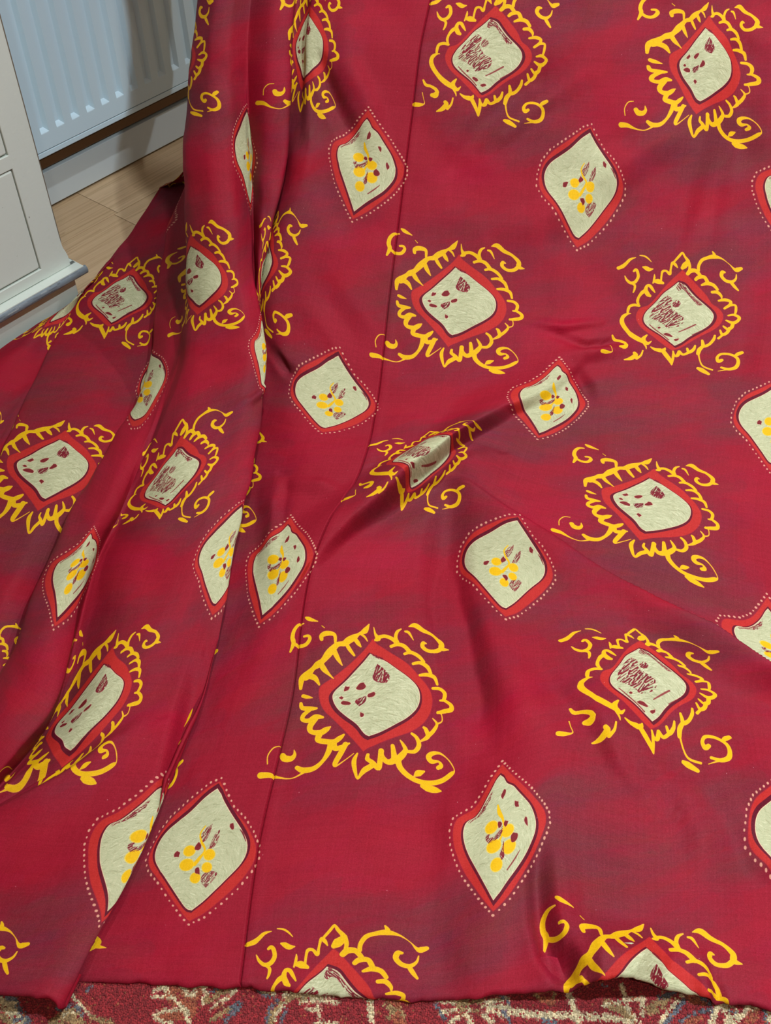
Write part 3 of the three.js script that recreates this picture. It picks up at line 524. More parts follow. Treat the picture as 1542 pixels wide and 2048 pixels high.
// control net of the draped cloth: rows down the cloth, each knot = across (columns), down (rows), x, y, z in metres
const NET = [
[[-4.3,-5,1.755,1.242,-1.844],[-4.1,-5,1.757,1.246,-1.847],[-3.8,-5,1.752,1.253,-1.843],[-3.6,-5,1.746,1.26,-1.84],[-3.4,-5,1.719,1.285,-1.83],[-3,-5,1.689,1.309,-1.802],[-2.8,-5,1.659,1.336,-1.757],[-2.7,-5,1.646,1.349,-1.732],[-2.6,-5,1.606,1.372,-1.699],[-2.4,-5,1.565,1.395,-1.665],[-2.2,-5,1.533,1.418,-1.639],[-2.05,-5,1.5,1.443,-1.621],[-1.9,-5,1.467,1.466,-1.598],[-1.84,-5,1.455,1.476,-1.576],[-1.74,-5,1.449,1.484,-1.544],[-1.62,-5,1.465,1.482,-1.527],[-1.53,-5,1.491,1.474,-1.53],[-1.49,-5,1.497,1.473,-1.529],[-1.4,-5,1.494,1.481,-1.491],[-1.28,-5,1.518,1.478,-1.471],[-1.22,-5,1.546,1.465,-1.495],[-1.04,-5,1.554,1.466,-1.475],[-.98,-5,1.538,1.474,-1.456],[-.7,-5,1.556,1.478,-1.412],[-.31,-5,1.629,1.475,-1.327],[0,-5,1.678,1.471,-1.256],[.25,-5,1.713,1.47,-1.191],[.5,-5,1.743,1.468,-1.131],[.7,-5,1.771,1.464,-1.09],[.8,-5,1.786,1.461,-1.069],[1,-5,1.814,1.456,-1.027],[1.2,-5,1.844,1.453,-.986],[1.5,-5,1.888,1.447,-.923],[1.9,-5,1.939,1.441,-.838]],
[[-4.3,-4,1.721,1.033,-1.83],[-4.1,-4,1.723,1.037,-1.833],[-3.8,-4,1.718,1.044,-1.83],[-3.6,-4,1.712,1.051,-1.826],[-3.4,-4,1.684,1.076,-1.816],[-3,-4,1.654,1.1,-1.789],[-2.8,-4,1.625,1.127,-1.744],[-2.7,-4,1.613,1.141,-1.718],[-2.6,-4,1.572,1.164,-1.685],[-2.4,-4,1.531,1.187,-1.651],[-2.2,-4,1.499,1.209,-1.625],[-2.05,-4,1.465,1.235,-1.607],[-1.9,-4,1.433,1.258,-1.585],[-1.84,-4,1.422,1.267,-1.563],[-1.74,-4,1.416,1.275,-1.53],[-1.62,-4,1.433,1.274,-1.511],[-1.53,-4,1.459,1.266,-1.514],[-1.49,-4,1.466,1.264,-1.512],[-1.4,-4,1.464,1.272,-1.473],[-1.28,-4,1.489,1.269,-1.452],[-1.22,-4,1.518,1.256,-1.476],[-1.04,-4,1.526,1.258,-1.455],[-.98,-4,1.51,1.266,-1.436],[-.7,-4,1.53,1.27,-1.39],[-.31,-4,1.607,1.266,-1.3],[0,-4,1.661,1.263,-1.225],[.25,-4,1.698,1.261,-1.156],[.5,-4,1.731,1.26,-1.093],[.7,-4,1.761,1.255,-1.049],[.8,-4,1.777,1.253,-1.028],[1,-4,1.807,1.248,-.984],[1.2,-4,1.839,1.244,-.939],[1.5,-4,1.887,1.238,-.873],[1.9,-4,1.941,1.232,-.784]],
[[-4.3,-3,1.688,.825,-1.816],[-4.1,-3,1.689,.828,-1.82],[-3.8,-3,1.684,.836,-1.816],[-3.6,-3,1.679,.843,-1.812],[-3.4,-3,1.65,.868,-1.803],[-3,-3,1.62,.892,-1.775],[-2.8,-3,1.591,.919,-1.73],[-2.7,-3,1.579,.932,-1.704],[-2.6,-3,1.538,.955,-1.67],[-2.4,-3,1.498,.978,-1.637],[-2.2,-3,1.466,1.001,-1.611],[-2.05,-3,1.431,1.026,-1.594],[-1.9,-3,1.398,1.049,-1.571],[-1.84,-3,1.388,1.059,-1.549],[-1.74,-3,1.382,1.067,-1.515],[-1.62,-3,1.401,1.065,-1.495],[-1.53,-3,1.428,1.057,-1.497],[-1.49,-3,1.435,1.056,-1.495],[-1.4,-3,1.434,1.064,-1.455],[-1.28,-3,1.46,1.06,-1.433],[-1.22,-3,1.489,1.048,-1.456],[-1.04,-3,1.498,1.049,-1.435],[-.98,-3,1.482,1.057,-1.416],[-.7,-3,1.504,1.061,-1.368],[-.31,-3,1.586,1.057,-1.272],[0,-3,1.643,1.054,-1.193],[.25,-3,1.683,1.053,-1.121],[.5,-3,1.719,1.051,-1.055],[.7,-3,1.751,1.046,-1.009],[.8,-3,1.768,1.044,-.986],[1,-3,1.8,1.039,-.94],[1.2,-3,1.834,1.035,-.893],[1.5,-3,1.885,1.03,-.823],[1.9,-3,1.944,1.024,-.73]],
[[-4.3,-2,1.654,.616,-1.803],[-4.1,-2,1.655,.62,-1.806],[-3.8,-2,1.65,.627,-1.802],[-3.6,-2,1.645,.634,-1.799],[-3.4,-2,1.615,.659,-1.79],[-3,-2,1.586,.683,-1.762],[-2.8,-2,1.558,.71,-1.716],[-2.7,-2,1.546,.724,-1.689],[-2.6,-2,1.505,.747,-1.656],[-2.4,-2,1.464,.77,-1.623],[-2.2,-2,1.432,.792,-1.597],[-2.05,-2,1.397,.818,-1.58],[-1.9,-2,1.364,.841,-1.558],[-1.84,-2,1.354,.85,-1.535],[-1.74,-2,1.349,.858,-1.501],[-1.62,-2,1.369,.856,-1.48],[-1.53,-2,1.396,.849,-1.481],[-1.49,-2,1.403,.847,-1.479],[-1.4,-2,1.404,.855,-1.437],[-1.28,-2,1.431,.852,-1.414],[-1.22,-2,1.46,.839,-1.437],[-1.04,-2,1.47,.841,-1.414],[-.98,-2,1.454,.849,-1.395],[-.7,-2,1.478,.852,-1.345],[-.31,-2,1.565,.849,-1.244],[0,-2,1.625,.846,-1.161],[.25,-2,1.668,.844,-1.086],[.5,-2,1.707,.843,-1.017],[.7,-2,1.741,.838,-.969],[.8,-2,1.759,.835,-.945],[1,-2,1.793,.831,-.896],[1.2,-2,1.83,.827,-.847],[1.5,-2,1.884,.821,-.774],[1.9,-2,1.946,.815,-.675]],
[[-4.3,-1,1.62,.408,-1.789],[-4.1,-1,1.621,.411,-1.792],[-3.8,-1,1.616,.419,-1.788],[-3.6,-1,1.611,.426,-1.785],[-3.4,-1,1.581,.451,-1.777],[-3,-1,1.551,.475,-1.749],[-2.8,-1,1.524,.502,-1.702],[-2.7,-1,1.513,.515,-1.675],[-2.6,-1,1.471,.538,-1.642],[-2.4,-1,1.43,.561,-1.609],[-2.2,-1,1.398,.584,-1.584],[-2.05,-1,1.363,.609,-1.567],[-1.9,-1,1.33,.632,-1.545],[-1.84,-1,1.32,.642,-1.522],[-1.74,-1,1.316,.649,-1.486],[-1.62,-1,1.337,.648,-1.464],[-1.53,-1,1.365,.64,-1.465],[-1.49,-1,1.372,.639,-1.462],[-1.4,-1,1.373,.646,-1.419],[-1.28,-1,1.402,.643,-1.394],[-1.22,-1,1.431,.631,-1.418],[-1.04,-1,1.442,.632,-1.394],[-.98,-1,1.427,.64,-1.375],[-.7,-1,1.452,.644,-1.323],[-.31,-1,1.543,.64,-1.216],[0,-1,1.607,.637,-1.13],[.25,-1,1.654,.636,-1.051],[.5,-1,1.695,.634,-.979],[.7,-1,1.731,.629,-.929],[.8,-1,1.75,.627,-.903],[1,-1,1.787,.622,-.852],[1.2,-1,1.825,.618,-.801],[1.5,-1,1.882,.613,-.724],[1.9,-1,1.949,.607,-.621]],
[[-4.2,0,1.376,.147,-1.709],[-4,0,1.376,.15,-1.714],[-3.7,0,1.375,.154,-1.72],[-3.5,0,1.374,.158,-1.726],[-3.25,0,1.356,.176,-1.713],[-3,0,1.346,.203,-1.682],[-2.85,0,1.325,.242,-1.64],[-2.75,0,1.321,.258,-1.627],[-2.55,0,1.298,.298,-1.591],[-2.35,0,1.272,.338,-1.557],[-2.15,0,1.261,.375,-1.541],[-2,0,1.247,.432,-1.518],[-1.86,0,1.213,.477,-1.485],[-1.8,0,1.206,.489,-1.46],[-1.72,0,1.206,.502,-1.426],[-1.6,0,1.23,.502,-1.403],[-1.5,0,1.26,.494,-1.402],[-1.47,0,1.267,.492,-1.4],[-1.38,0,1.272,.503,-1.358],[-1.28,0,1.3,.5,-1.335],[-1.22,0,1.328,.484,-1.358],[-1.04,0,1.338,.487,-1.337],[-.98,0,1.324,.498,-1.319],[-.7,0,1.349,.501,-1.269],[-.31,0,1.432,.49,-1.17],[0,0,1.498,.485,-1.083],[.25,0,1.546,.483,-1.003],[.5,0,1.59,.481,-.931],[.7,0,1.632,.477,-.876],[.8,0,1.668,.471,-.837],[1,0,1.694,.47,-.793],[1.2,0,1.73,.464,-.753],[1.5,0,1.799,.459,-.654],[1.9,0,1.87,.454,-.551]],
[[-3.4,.5,1.437,.01,-1.886],[-3.35,.5,1.431,.01,-1.887],[-3.3,.5,1.422,.011,-1.889],[-3.25,.5,1.411,.011,-1.888],[-3.18,.5,1.398,.013,-1.884],[-3,.5,1.413,.022,-1.861],[-2.85,.5,1.424,.037,-1.825],[-2.75,.5,1.424,.046,-1.811],[-2.6,.5,1.409,.074,-1.794],[-2.42,.5,1.401,.102,-1.773],[-2.25,.5,1.411,.128,-1.768],[-2.07,.5,1.203,.347,-1.495],[-1.92,.5,1.164,.412,-1.454],[-1.865,.5,1.157,.425,-1.429],[-1.77,.5,1.161,.438,-1.391],[-1.65,.5,1.189,.437,-1.367],[-1.48,.5,1.229,.421,-1.374],[-1.405,.5,1.232,.421,-1.37],[-1.325,.5,1.229,.434,-1.33],[-1.215,.5,1.253,.431,-1.303],[-1.16,.5,1.278,.415,-1.326],[-1.02,.5,1.28,.422,-1.303],[-.93,.5,1.275,.43,-1.282],[-.7,.5,1.3,.428,-1.245],[-.31,.5,1.378,.417,-1.143],[0,.5,1.442,.411,-1.055],[.25,.5,1.491,.407,-.977],[.5,.5,1.538,.403,-.902],[.7,.5,1.578,.4,-.846],[.8,.5,1.598,.398,-.818],[1,.5,1.638,.395,-.762],[1.2,.5,1.682,.389,-.708],[1.5,.5,1.747,.381,-.626],[1.9,.5,1.816,.38,-.517]],
[[-3.3,1,1.281,.008,-1.81],[-3.28,1,1.276,.009,-1.812],[-3.25,1,1.271,.01,-1.812],[-3.2,1,1.266,.011,-1.811],[-3.15,1,1.261,.012,-1.807],[-3,1,1.287,.016,-1.783],[-2.8,1,1.325,.011,-1.764],[-2.55,1,1.333,.01,-1.757],[-2.33,1,1.292,.043,-1.727],[-2.29,1,1.285,.068,-1.687],[-2.25,1,1.28,.098,-1.649],[-2.14,1,1.156,.261,-1.47],[-1.98,1,1.114,.348,-1.422],[-1.93,1,1.107,.36,-1.397],[-1.82,1,1.115,.374,-1.355],[-1.7,1,1.146,.372,-1.331],[-1.46,1,1.196,.347,-1.345],[-1.34,1,1.195,.35,-1.339],[-1.27,1,1.185,.365,-1.301],[-1.15,1,1.204,.362,-1.27],[-1.1,1,1.227,.346,-1.292],[-1,1,1.22,.357,-1.267],[-.88,1,1.224,.362,-1.244],[-.7,1,1.25,.355,-1.219],[-.31,1,1.321,.345,-1.114],[0,1,1.383,.337,-1.027],[.25,1,1.434,.331,-.95],[.5,1,1.485,.324,-.872],[.7,1,1.522,.323,-.815],[.8,1,1.541,.322,-.786],[1,1,1.579,.321,-.73],[1.2,1,1.624,.314,-.677],[1.5,1,1.691,.304,-.597],[1.9,1,1.758,.308,-.482]],
[[-4.2,2,.964,.033,-1.67],[-4,2,.975,.041,-1.659],[-3.8,2,.984,.027,-1.662],[-3.5,2,1.006,.024,-1.662],[-3.28,2,1.012,.03,-1.674],[-3,2,1.065,.025,-1.618],[-2.76,2,1.113,.011,-1.576],[-2.6,2,1.12,.01,-1.569],[-2.42,2,1.076,.052,-1.526],[-2.34,2,1.081,.08,-1.486],[-2.26,2,1.093,.101,-1.456],[-2.18,2,1.037,.174,-1.374],[-2.07,2,1.007,.215,-1.325],[-2,2,1.006,.229,-1.296],[-1.84,2,1.018,.243,-1.257],[-1.7,2,1.042,.244,-1.239],[-1.55,2,1.074,.234,-1.239],[-1.42,2,1.09,.222,-1.254],[-1.3,2,1.08,.24,-1.23],[-1.12,2,1.088,.238,-1.227],[-1.08,2,1.107,.219,-1.25],[-1,2,1.105,.223,-1.249],[-.84,2,1.103,.238,-1.219],[-.6,2,1.134,.227,-1.135],[-.31,2,1.184,.203,-1.038],[0,2,1.252,.194,-.944],[.25,2,1.3,.193,-.869],[.5,2,1.35,.19,-.795],[.7,2,1.392,.188,-.739],[.8,2,1.413,.187,-.712],[1,2,1.455,.185,-.656],[1.2,2,1.497,.182,-.595],[1.5,2,1.558,.179,-.503],[1.9,2,1.633,.175,-.393]],
[[-4.4,3,.742,.025,-1.66],[-4.1,3,.783,.031,-1.624],[-3.8,3,.811,.011,-1.578],[-3.5,3,.822,.008,-1.555],[-3.25,3,.809,.02,-1.557],[-3,3,.851,.032,-1.467],[-2.72,3,.904,.01,-1.401],[-2.6,3,.922,.009,-1.387],[-2.5,3,.885,.057,-1.345],[-2.42,3,.884,.087,-1.302],[-2.28,3,.898,.099,-1.282],[-2.15,3,.9,.112,-1.265],[-2.05,3,.892,.139,-1.233],[-2,3,.897,.15,-1.214],[-1.85,3,.926,.16,-1.178],[-1.7,3,.961,.168,-1.143],[-1.5,3,.991,.159,-1.138],[-1.3,3,1.008,.128,-1.179],[-1.15,3,1.008,.117,-1.191],[-1.05,3,1.006,.11,-1.186],[-.95,3,.995,.108,-1.164],[-.84,3,.976,.109,-1.128],[-.7,3,.978,.119,-1.077],[-.5,3,1.007,.115,-1.011],[-.31,3,1.042,.111,-.949],[0,3,1.101,.114,-.867],[.25,3,1.156,.115,-.799],[.5,3,1.212,.12,-.729],[.7,3,1.25,.115,-.687],[.8,3,1.271,.113,-.653],[1,3,1.314,.108,-.587],[1.2,3,1.351,.105,-.527],[1.5,3,1.406,.1,-.437],[1.9,3,1.481,.097,-.33]],
[[-4.5,4,.53,.014,-1.595],[-4.1,4,.578,.02,-1.517],[-3.75,4,.619,.011,-1.466],[-3.5,4,.631,.008,-1.445],[-3.28,4,.628,.018,-1.424],[-3,4,.671,.037,-1.316],[-2.76,4,.728,.012,-1.282],[-2.72,4,.732,.011,-1.275],[-2.62,4,.696,.061,-1.241],[-2.5,4,.679,.081,-1.175],[-2.38,4,.682,.069,-1.157],[-2.32,4,.683,.056,-1.156],[-2.25,4,.693,.058,-1.153],[-2,4,.736,.099,-1.096],[-1.8,4,.788,.11,-1.072],[-1.65,4,.825,.112,-1.052],[-1.48,4,.853,.097,-1.034],[-1.25,4,.842,.063,-1.064],[-1.1,4,.833,.046,-1.086],[-1,4,.837,.042,-1.083],[-.85,4,.85,.046,-1.064],[-.74,4,.856,.057,-1.042],[-.62,4,.87,.071,-.996],[-.5,4,.889,.081,-.96],[-.31,4,.939,.08,-.894],[0,4,1.014,.083,-.829],[.25,4,1.066,.083,-.789],[.5,4,1.094,.062,-.683],[.7,4,1.127,.057,-.614],[.8,4,1.143,.056,-.58],[1,4,1.175,.052,-.513],[1.2,4,1.205,.049,-.454],[1.5,4,1.249,.045,-.367],[1.9,4,1.303,.039,-.257]],
[[-4.5,5,.339,.015,-1.45],[-4.1,5,.388,.021,-1.371],[-3.75,5,.429,.011,-1.317],[-3.5,5,.438,.008,-1.293],[-3.3,5,.439,.018,-1.278],[-3,5,.472,.04,-1.175],[-2.85,5,.502,.012,-1.156],[-2.82,5,.507,.011,-1.152],[-2.73,5,.483,.065,-1.113],[-2.55,5,.518,.086,-1.077],[-2.42,5,.558,.065,-1.086],[-2.3,5,.578,.032,-1.107],[-2.2,5,.591,.035,-1.101],[-2,5,.607,.068,-1.028],[-1.75,5,.643,.071,-.97],[-1.6,5,.673,.065,-.956],[-1.44,5,.71,.057,-.945],[-1.25,5,.693,.032,-.972],[-1.1,5,.682,.019,-.987],[-1,5,.684,.015,-.983],[-.85,5,.691,.018,-.962],[-.75,5,.699,.021,-.931],[-.64,5,.714,.027,-.912],[-.5,5,.731,.05,-.873],[-.31,5,.771,.055,-.84],[0,5,.846,.036,-.774],[.25,5,.908,.024,-.705],[.5,5,.949,.042,-.623],[.7,5,.975,.04,-.554],[.8,5,.988,.039,-.52],[1,5,1.014,.037,-.453],[1.2,5,1.034,.028,-.369],[1.5,5,1.065,.015,-.246],[1.9,5,1.116,.015,-.148]],
[[-4.5,6,.185,.015,-1.313],[-4.1,6,.239,.019,-1.242],[-3.75,6,.285,.012,-1.193],[-3.5,6,.3,.008,-1.179],[-3.3,6,.302,.019,-1.164],[-3,6,.343,.019,-1.105],[-2.8,6,.367,.013,-1.07],[-2.77,6,.37,.011,-1.068],[-2.72,6,.357,.053,-1.036],[-2.55,6,.329,.077,-.963],[-2.36,6,.332,.063,-.917],[-2.3,6,.342,.013,-.941],[-2.2,6,.355,.015,-.936],[-2,6,.398,.047,-.897],[-1.8,6,.449,.051,-.88],[-1.6,6,.485,.044,-.845],[-1.4,6,.51,.034,-.799],[-1.2,6,.492,.02,-.819],[-1.08,6,.476,.013,-.833],[-.98,6,.479,.01,-.832],[-.82,6,.49,.01,-.819],[-.65,6,.511,.013,-.796],[-.57,6,.526,.017,-.78],[-.45,6,.551,.02,-.752],[-.31,6,.586,.02,-.715],[0,6,.666,.018,-.628],[.25,6,.726,.01,-.568],[.5,6,.784,.024,-.497],[.7,6,.835,.028,-.442],[.8,6,.868,.032,-.414],[1,6,.912,.034,-.361],[1.2,6,.937,.03,-.3],[1.5,6,.994,.016,-.199],[1.9,6,1.055,.016,-.093]],
[[-4.5,7,-.099,.015,-1.222],[-4.1,7,-.058,.019,-1.169],[-3.75,7,-.01,.012,-1.116],[-3.5,7,.006,.01,-1.098],[-3.3,7,.014,.016,-1.083],[-3,7,.062,.016,-1.024],[-2.82,7,.09,.013,-.992],[-2.78,7,.098,.012,-.983],[-2.7,7,.101,.024,-.969],[-2.5,7,.132,.028,-.927],[-2.35,7,.156,.024,-.901],[-2.28,7,.164,.02,-.895],[-2.2,7,.172,.023,-.883],[-2,7,.205,.031,-.833],[-1.75,7,.25,.04,-.762],[-1.62,7,.276,.044,-.726],[-1.48,7,.31,.036,-.696],[-1.25,7,.282,.024,-.721],[-1.1,7,.264,.018,-.738],[-1,7,.266,.014,-.738],[-.88,7,.282,.013,-.724],[-.72,7,.309,.013,-.7],[-.62,7,.327,.014,-.679],[-.5,7,.355,.015,-.648],[-.31,7,.401,.015,-.597],[0,7,.477,.017,-.513],[.25,7,.535,.014,-.422],[.5,7,.593,.037,-.374],[.7,7,.653,.033,-.344],[.8,7,.668,.034,-.304],[1,7,.697,.036,-.226],[1.2,7,.748,.029,-.172],[1.5,7,.825,.019,-.09],[1.9,7,.91,.018,.009]],
[[-4.5,7.86,-.27,.015,-1.164],[-4.1,7.86,-.228,.019,-1.11],[-3.75,7.86,-.177,.012,-1.053],[-3.5,7.86,-.163,.01,-1.037],[-3.3,7.86,-.154,.016,-1.023],[-3,7.86,-.103,.016,-.96],[-2.82,7.86,-.074,.013,-.925],[-2.78,7.86,-.069,.012,-.919],[-2.7,7.86,-.063,.02,-.907],[-2.5,7.86,-.034,.025,-.867],[-2.35,7.86,-.013,.021,-.841],[-2.28,7.86,-.006,.019,-.833],[-2.2,7.86,.011,.02,-.81],[-2,7.86,.048,.026,-.758],[-1.75,7.86,.093,.052,-.682],[-1.62,7.86,.118,.057,-.644],[-1.48,7.86,.13,.044,-.621],[-1.25,7.86,.132,.023,-.648],[-1.1,7.86,.126,.017,-.668],[-1,7.86,.131,.013,-.672],[-.88,7.86,.142,.011,-.669],[-.78,7.86,.161,.011,-.652],[-.66,7.86,.197,.015,-.602],[-.5,7.86,.233,.016,-.553],[-.31,7.86,.273,.016,-.498],[0,7.86,.331,.016,-.415],[.25,7.86,.388,.016,-.339],[.5,7.86,.447,.027,-.267],[.7,7.86,.492,.028,-.216],[.8,7.86,.514,.028,-.19],[1,7.86,.559,.029,-.139],[1.2,7.86,.595,.022,-.08],[1.5,7.86,.649,.013,.008],[1.9,7.86,.716,.013,.102]]];
// creases and folds lying on it: [left width, right width] cm, then [across, down, height cm] along the crease
const RIDGES = [
[[10,2.3],[[-.31,5,.8],[-.226,4.688,2.6],[-.126,4.438,4.2],[-.06,4.25,5.4],[.079,4,5.4],[.201,3.688,4],[.301,3.125,2.4],[.477,2.812,1.2],[.611,2.5,.3]]],
[[2.5,6],[[-.194,4.875,-.3],[-.029,4.5,-1.4],[.177,4.312,-1.4],[.353,3.875,-.3]]],
[[1.3,10],[[.177,4.25,.4],[.301,4.312,1.4],[.567,4.562,1.6],[.831,4.812,1.8],[1.076,5.062,2.6],[1.251,5.25,4],[1.433,5.625,4.2]]],
[[4.5,4.5],[[.25,4.438,-.6],[.25,4.875,-1.8],[.275,5.312,-2],[.327,5.688,-2],[.378,6.063,-1.6],[.454,6.446,-.4]]],
[[5,7],[[.404,5.438,.2],[.477,5.812,1.4],[.567,6.19,1.6],[.7,6.636,.6]]],
[[6,2.2],[[.7,6,.2],[.815,6.318,1.2],[.892,6.573,1.4],[1.02,6.761,.4]]],
[[2,4],[[.87,6.446,-.2],[.958,6.636,-.8],[1.057,6.761,-.5]]],
[[5,2.6],[[1.114,6.636,.1],[1.155,6.942,1],[1.177,7.332,.3]]],
[[6,3],[[1.2,6.382,.2],[1.278,6.761,1.2],[1.368,7.114,1.4]]],
[[2.4,2.2],[[.669,7.114,-.2],[.651,7.332,-1.8],[.651,7.543,-2.4],[.669,7.701,-2.6],[.712,7.806,-2.4]]],
[[2.4,7],[[.75,7.169,.1],[.733,7.596,1.2],[.75,7.753,1]]],
[[8,8],[[.733,7.806,.8],[.815,7.806,4.2],[.936,7.806,4.2],[1.02,7.86,.6]]],
[[1.1,1.1],[[1.177,7.701,-.2],[1.2,7.86,-.9]]],
[[1.6,1.6],[[1.134,7.648,.2],[1.155,7.86,.9]]],
[[5,7],[[1.225,-.044,-.8],[1.2,.56,-1.6],[1.225,1.146,-1],[1.251,1.527,-.2]]],
[[2.6,3.4],[[-.833,.148,-.8],[-.7,.469,-1.5],[-.598,.701,-1],[-.517,1,-.4]]],
[[3,5],[[-.666,-.146,.2],[-.629,.148,1],[-.512,.5,1],[-.429,.852,.3]]],
[[3,4],[[.404,.212,.2],[.25,.355,.8],[.104,.645,.8],[0,.788,.1]]],
[[4,3],[[.788,.645,.1],[.567,.788,.6],[.353,1.203,.1]]],
[[2,1.2],[[.301,2.125,.2],[.477,2.188,.9],[.651,2.125,.3]]],
[[1.5,1.6],[[.429,2.25,-.2],[.611,2.375,-1],[.742,2.312,-.3]]],
[[1.6,3],[[.522,2.438,.2],[.669,2.438,1.2],[.788,2.375,.4]]],
[[2,2],[[.545,2.563,-.2],[.669,2.812,-1.2],[.712,3,-.3]]],
[[1.6,1.8],[[-1.743,3.5,.1],[-1.628,3.5,.7],[-1.513,3.375,.8]]],
[[2,4],[[-.633,4.125,.6],[-.614,4.375,1.2],[-.573,4.75,.9],[-.561,4.938,.2]]],
[[2,3],[[-.621,4.125,.2],[-.434,4.188,.8],[-.285,4.375,.2]]],
[[2.2,1.8],[[-.842,2.688,-.3],[-.741,2.812,-1.3],[-.664,2.812,-.2]]],
[[2,3],[[-2.232,6.636,-1.6],[-2.11,6.446,-1.8],[-1.979,6.318,-1.4],[-1.773,6.254,-.2]]],
[[2.5,9],[[-2.134,6.822,1.2],[-1.978,6.636,1.6],[-1.821,6.446,1.2],[-1.622,6.254,.2]]],
[[6,2.2],[[-1.501,5.812,-.5],[-1.486,6.19,-2.2],[-1.483,6.573,-2],[-1.485,6.761,-.4]]],
[[3,3],[[-2.791,3.375,.1],[-2.721,4.188,.9],[-2.658,4.812,.1]]],
[[4,4],[[.25,6.509,.1],[.301,6.822,.9],[.301,7.169,.3]]],
[[3,3],[[.275,7.543,-.2],[.327,7.701,-.5],[.353,7.86,-.3]]],
[[4,4],[[-.127,6.822,.1],[.079,6.942,.4],[.225,7.114,.1]]],
[[4,4],[[.353,0,-.2],[.177,.327,-.9],[-.028,.788,-.8],[-.147,1.146,-.2]]],
[[5,4],[[.979,.44,.2],[.686,.819,.9],[.378,1.263,.9],[.104,1.458,.2]]],
[[3,3],[[1.095,.673,-.2],[1.057,1.203,-.8],[1.039,1.527,-.2]]],
[[4,5],[[1.307,1.665,.2],[1.278,2.312,.8],[1.307,2.812,.2]]],
[[4,4],[[-.62,2.062,-.3],[-.489,2.312,-.9],[-.406,2.5,-.2]]],
[[5,5],[[.831,6.822,-.2],[.815,7.169,-.7],[.831,7.543,-.2]]],
[[4,4],[[-.194,5.25,.2],[-.198,5.688,.7],[-.232,6.063,.2]]],
[[4,4],[[.979,7.438,-.2],[.936,7.648,-.6],[.914,7.806,-.2]]]];
{
  const pchip = (pts, counts, warp) => {                                 // monotone cubic through knots, counts[i] samples per span
    const n = pts.length, K = pts[0].length, d = [], m = [];
    for (let i = 0; i < n - 1; i++) d.push(pts[i].map((v, k) => pts[i + 1][k] - v));
    for (let i = 0; i < n; i++) m.push(pts[i].map((_, k) => (i === 0 ? d[0][k] : i === n - 1 ? d[n - 2][k] : d[i - 1][k] * d[i][k] > 0 ? 2 * d[i - 1][k] * d[i][k] / (d[i - 1][k] + d[i][k]) : 0)));
    const out = [];
    for (let i = 0; i < n - 1; i++) for (let j = 0; j < counts[i]; j++) {
      const t = warp ? warp(i, j / counts[i]) : j / counts[i], t2 = t * t, t3 = t2 * t, o = new Array(K);
      for (let k = 0; k < K; k++) o[k] = (2 * t3 - 3 * t2 + 1) * pts[i][k] + (t3 - 2 * t2 + t) * m[i][k] + (-2 * t3 + 3 * t2) * pts[i + 1][k] + (t3 - t2) * m[i + 1][k];
      out.push(o);
    }
    out.push(pts[n - 1].slice()); return out;
  };
  const SI = 24;
  const nc = NET[0].length, nr = NET.length;
  const cc = []; for (let i = 0; i < nc - 1; i++) { let m = 0; for (const r of NET) m = Math.max(m, Math.abs(r[i + 1][0] - r[i][0]) * COL, Math.hypot(r[i + 1][2] - r[i][2], r[i + 1][3] - r[i][3], r[i + 1][4] - r[i][4])); cc.push(Math.min(44, Math.max(6, Math.round(m / 0.0052)))); }
  const rc = []; for (let j = 0; j < nr - 1; j++) rc.push(Math.max(8, Math.round((NET[j + 1][0][1] - NET[j][0][1]) * 42)));
  const seamWarp = (i, t) => (i === SI - 1 ? 1 - (1 - t) ** 2.4 : i === SI ? t ** 2.4 : t);   // finer mesh at the seam
  const across = NET.map((r) => pchip(r, cc, seamWarp)), C = across[0].length;
  const cols = []; for (let i = 0; i < C; i++) cols.push(pchip(across.map((r) => r[i]), rc));
  const R = cols[0].length;
  const A = new Float32Array(C * R), B = new Float32Array(C * R), P = new Float32Array(C * R * 3);
  for (let j = 0; j < R; j++) for (let i = 0; i < C; i++) { const k = j * C + i, v = cols[i][j]; A[k] = v[0]; B[k] = v[1]; P.set(v.slice(2), k * 3); }
  const normals = () => {
    const N = new Float32Array(C * R * 3);
    for (let j = 0; j < R; j++) for (let i = 0; i < C; i++) {
      const a = (j * C + Math.max(0, i - 1)) * 3, b = (j * C + Math.min(C - 1, i + 1)) * 3, c = (Math.max(0, j - 1) * C + i) * 3, e = (Math.min(R - 1, j + 1) * C + i) * 3;
      const ux = P[b] - P[a], uy = P[b + 1] - P[a + 1], uz = P[b + 2] - P[a + 2], vx = P[e] - P[c], vy = P[e + 1] - P[c + 1], vz = P[e + 2] - P[c + 2];
      let x = vy * uz - vz * uy, y = vz * ux - vx * uz, w = vx * uy - vy * ux; const l = Math.hypot(x, y, w) || 1, o = (j * C + i) * 3;
      N[o] = x / l; N[o + 1] = y / l; N[o + 2] = w / l;
    }
    return N;
  };
  // smooth the interpolated surface a little, then press in the creases along its normal
  const Q = new Float32Array(P.length);
  for (let it = 0; it < 8; it++) {
    Q.set(P);
    for (let j = 1; j < R - 1; j++) for (let i = 1; i < C - 1; i++) for (let d = 0; d < 3; d++) { const o = (j * C + i) * 3 + d; P[o] = Q[o] * 0.5 + 0.125 * (Q[o - 3] + Q[o + 3] + Q[o - C * 3] + Q[o + C * 3]); }
  }
  const N = normals();
  const rs = RIDGES.map(([w, p]) => ({ w: [w[0] / 100, w[1] / 100], p: p.map(([a, b, h]) => [a * COL, b * ROW, h / 100]) }));
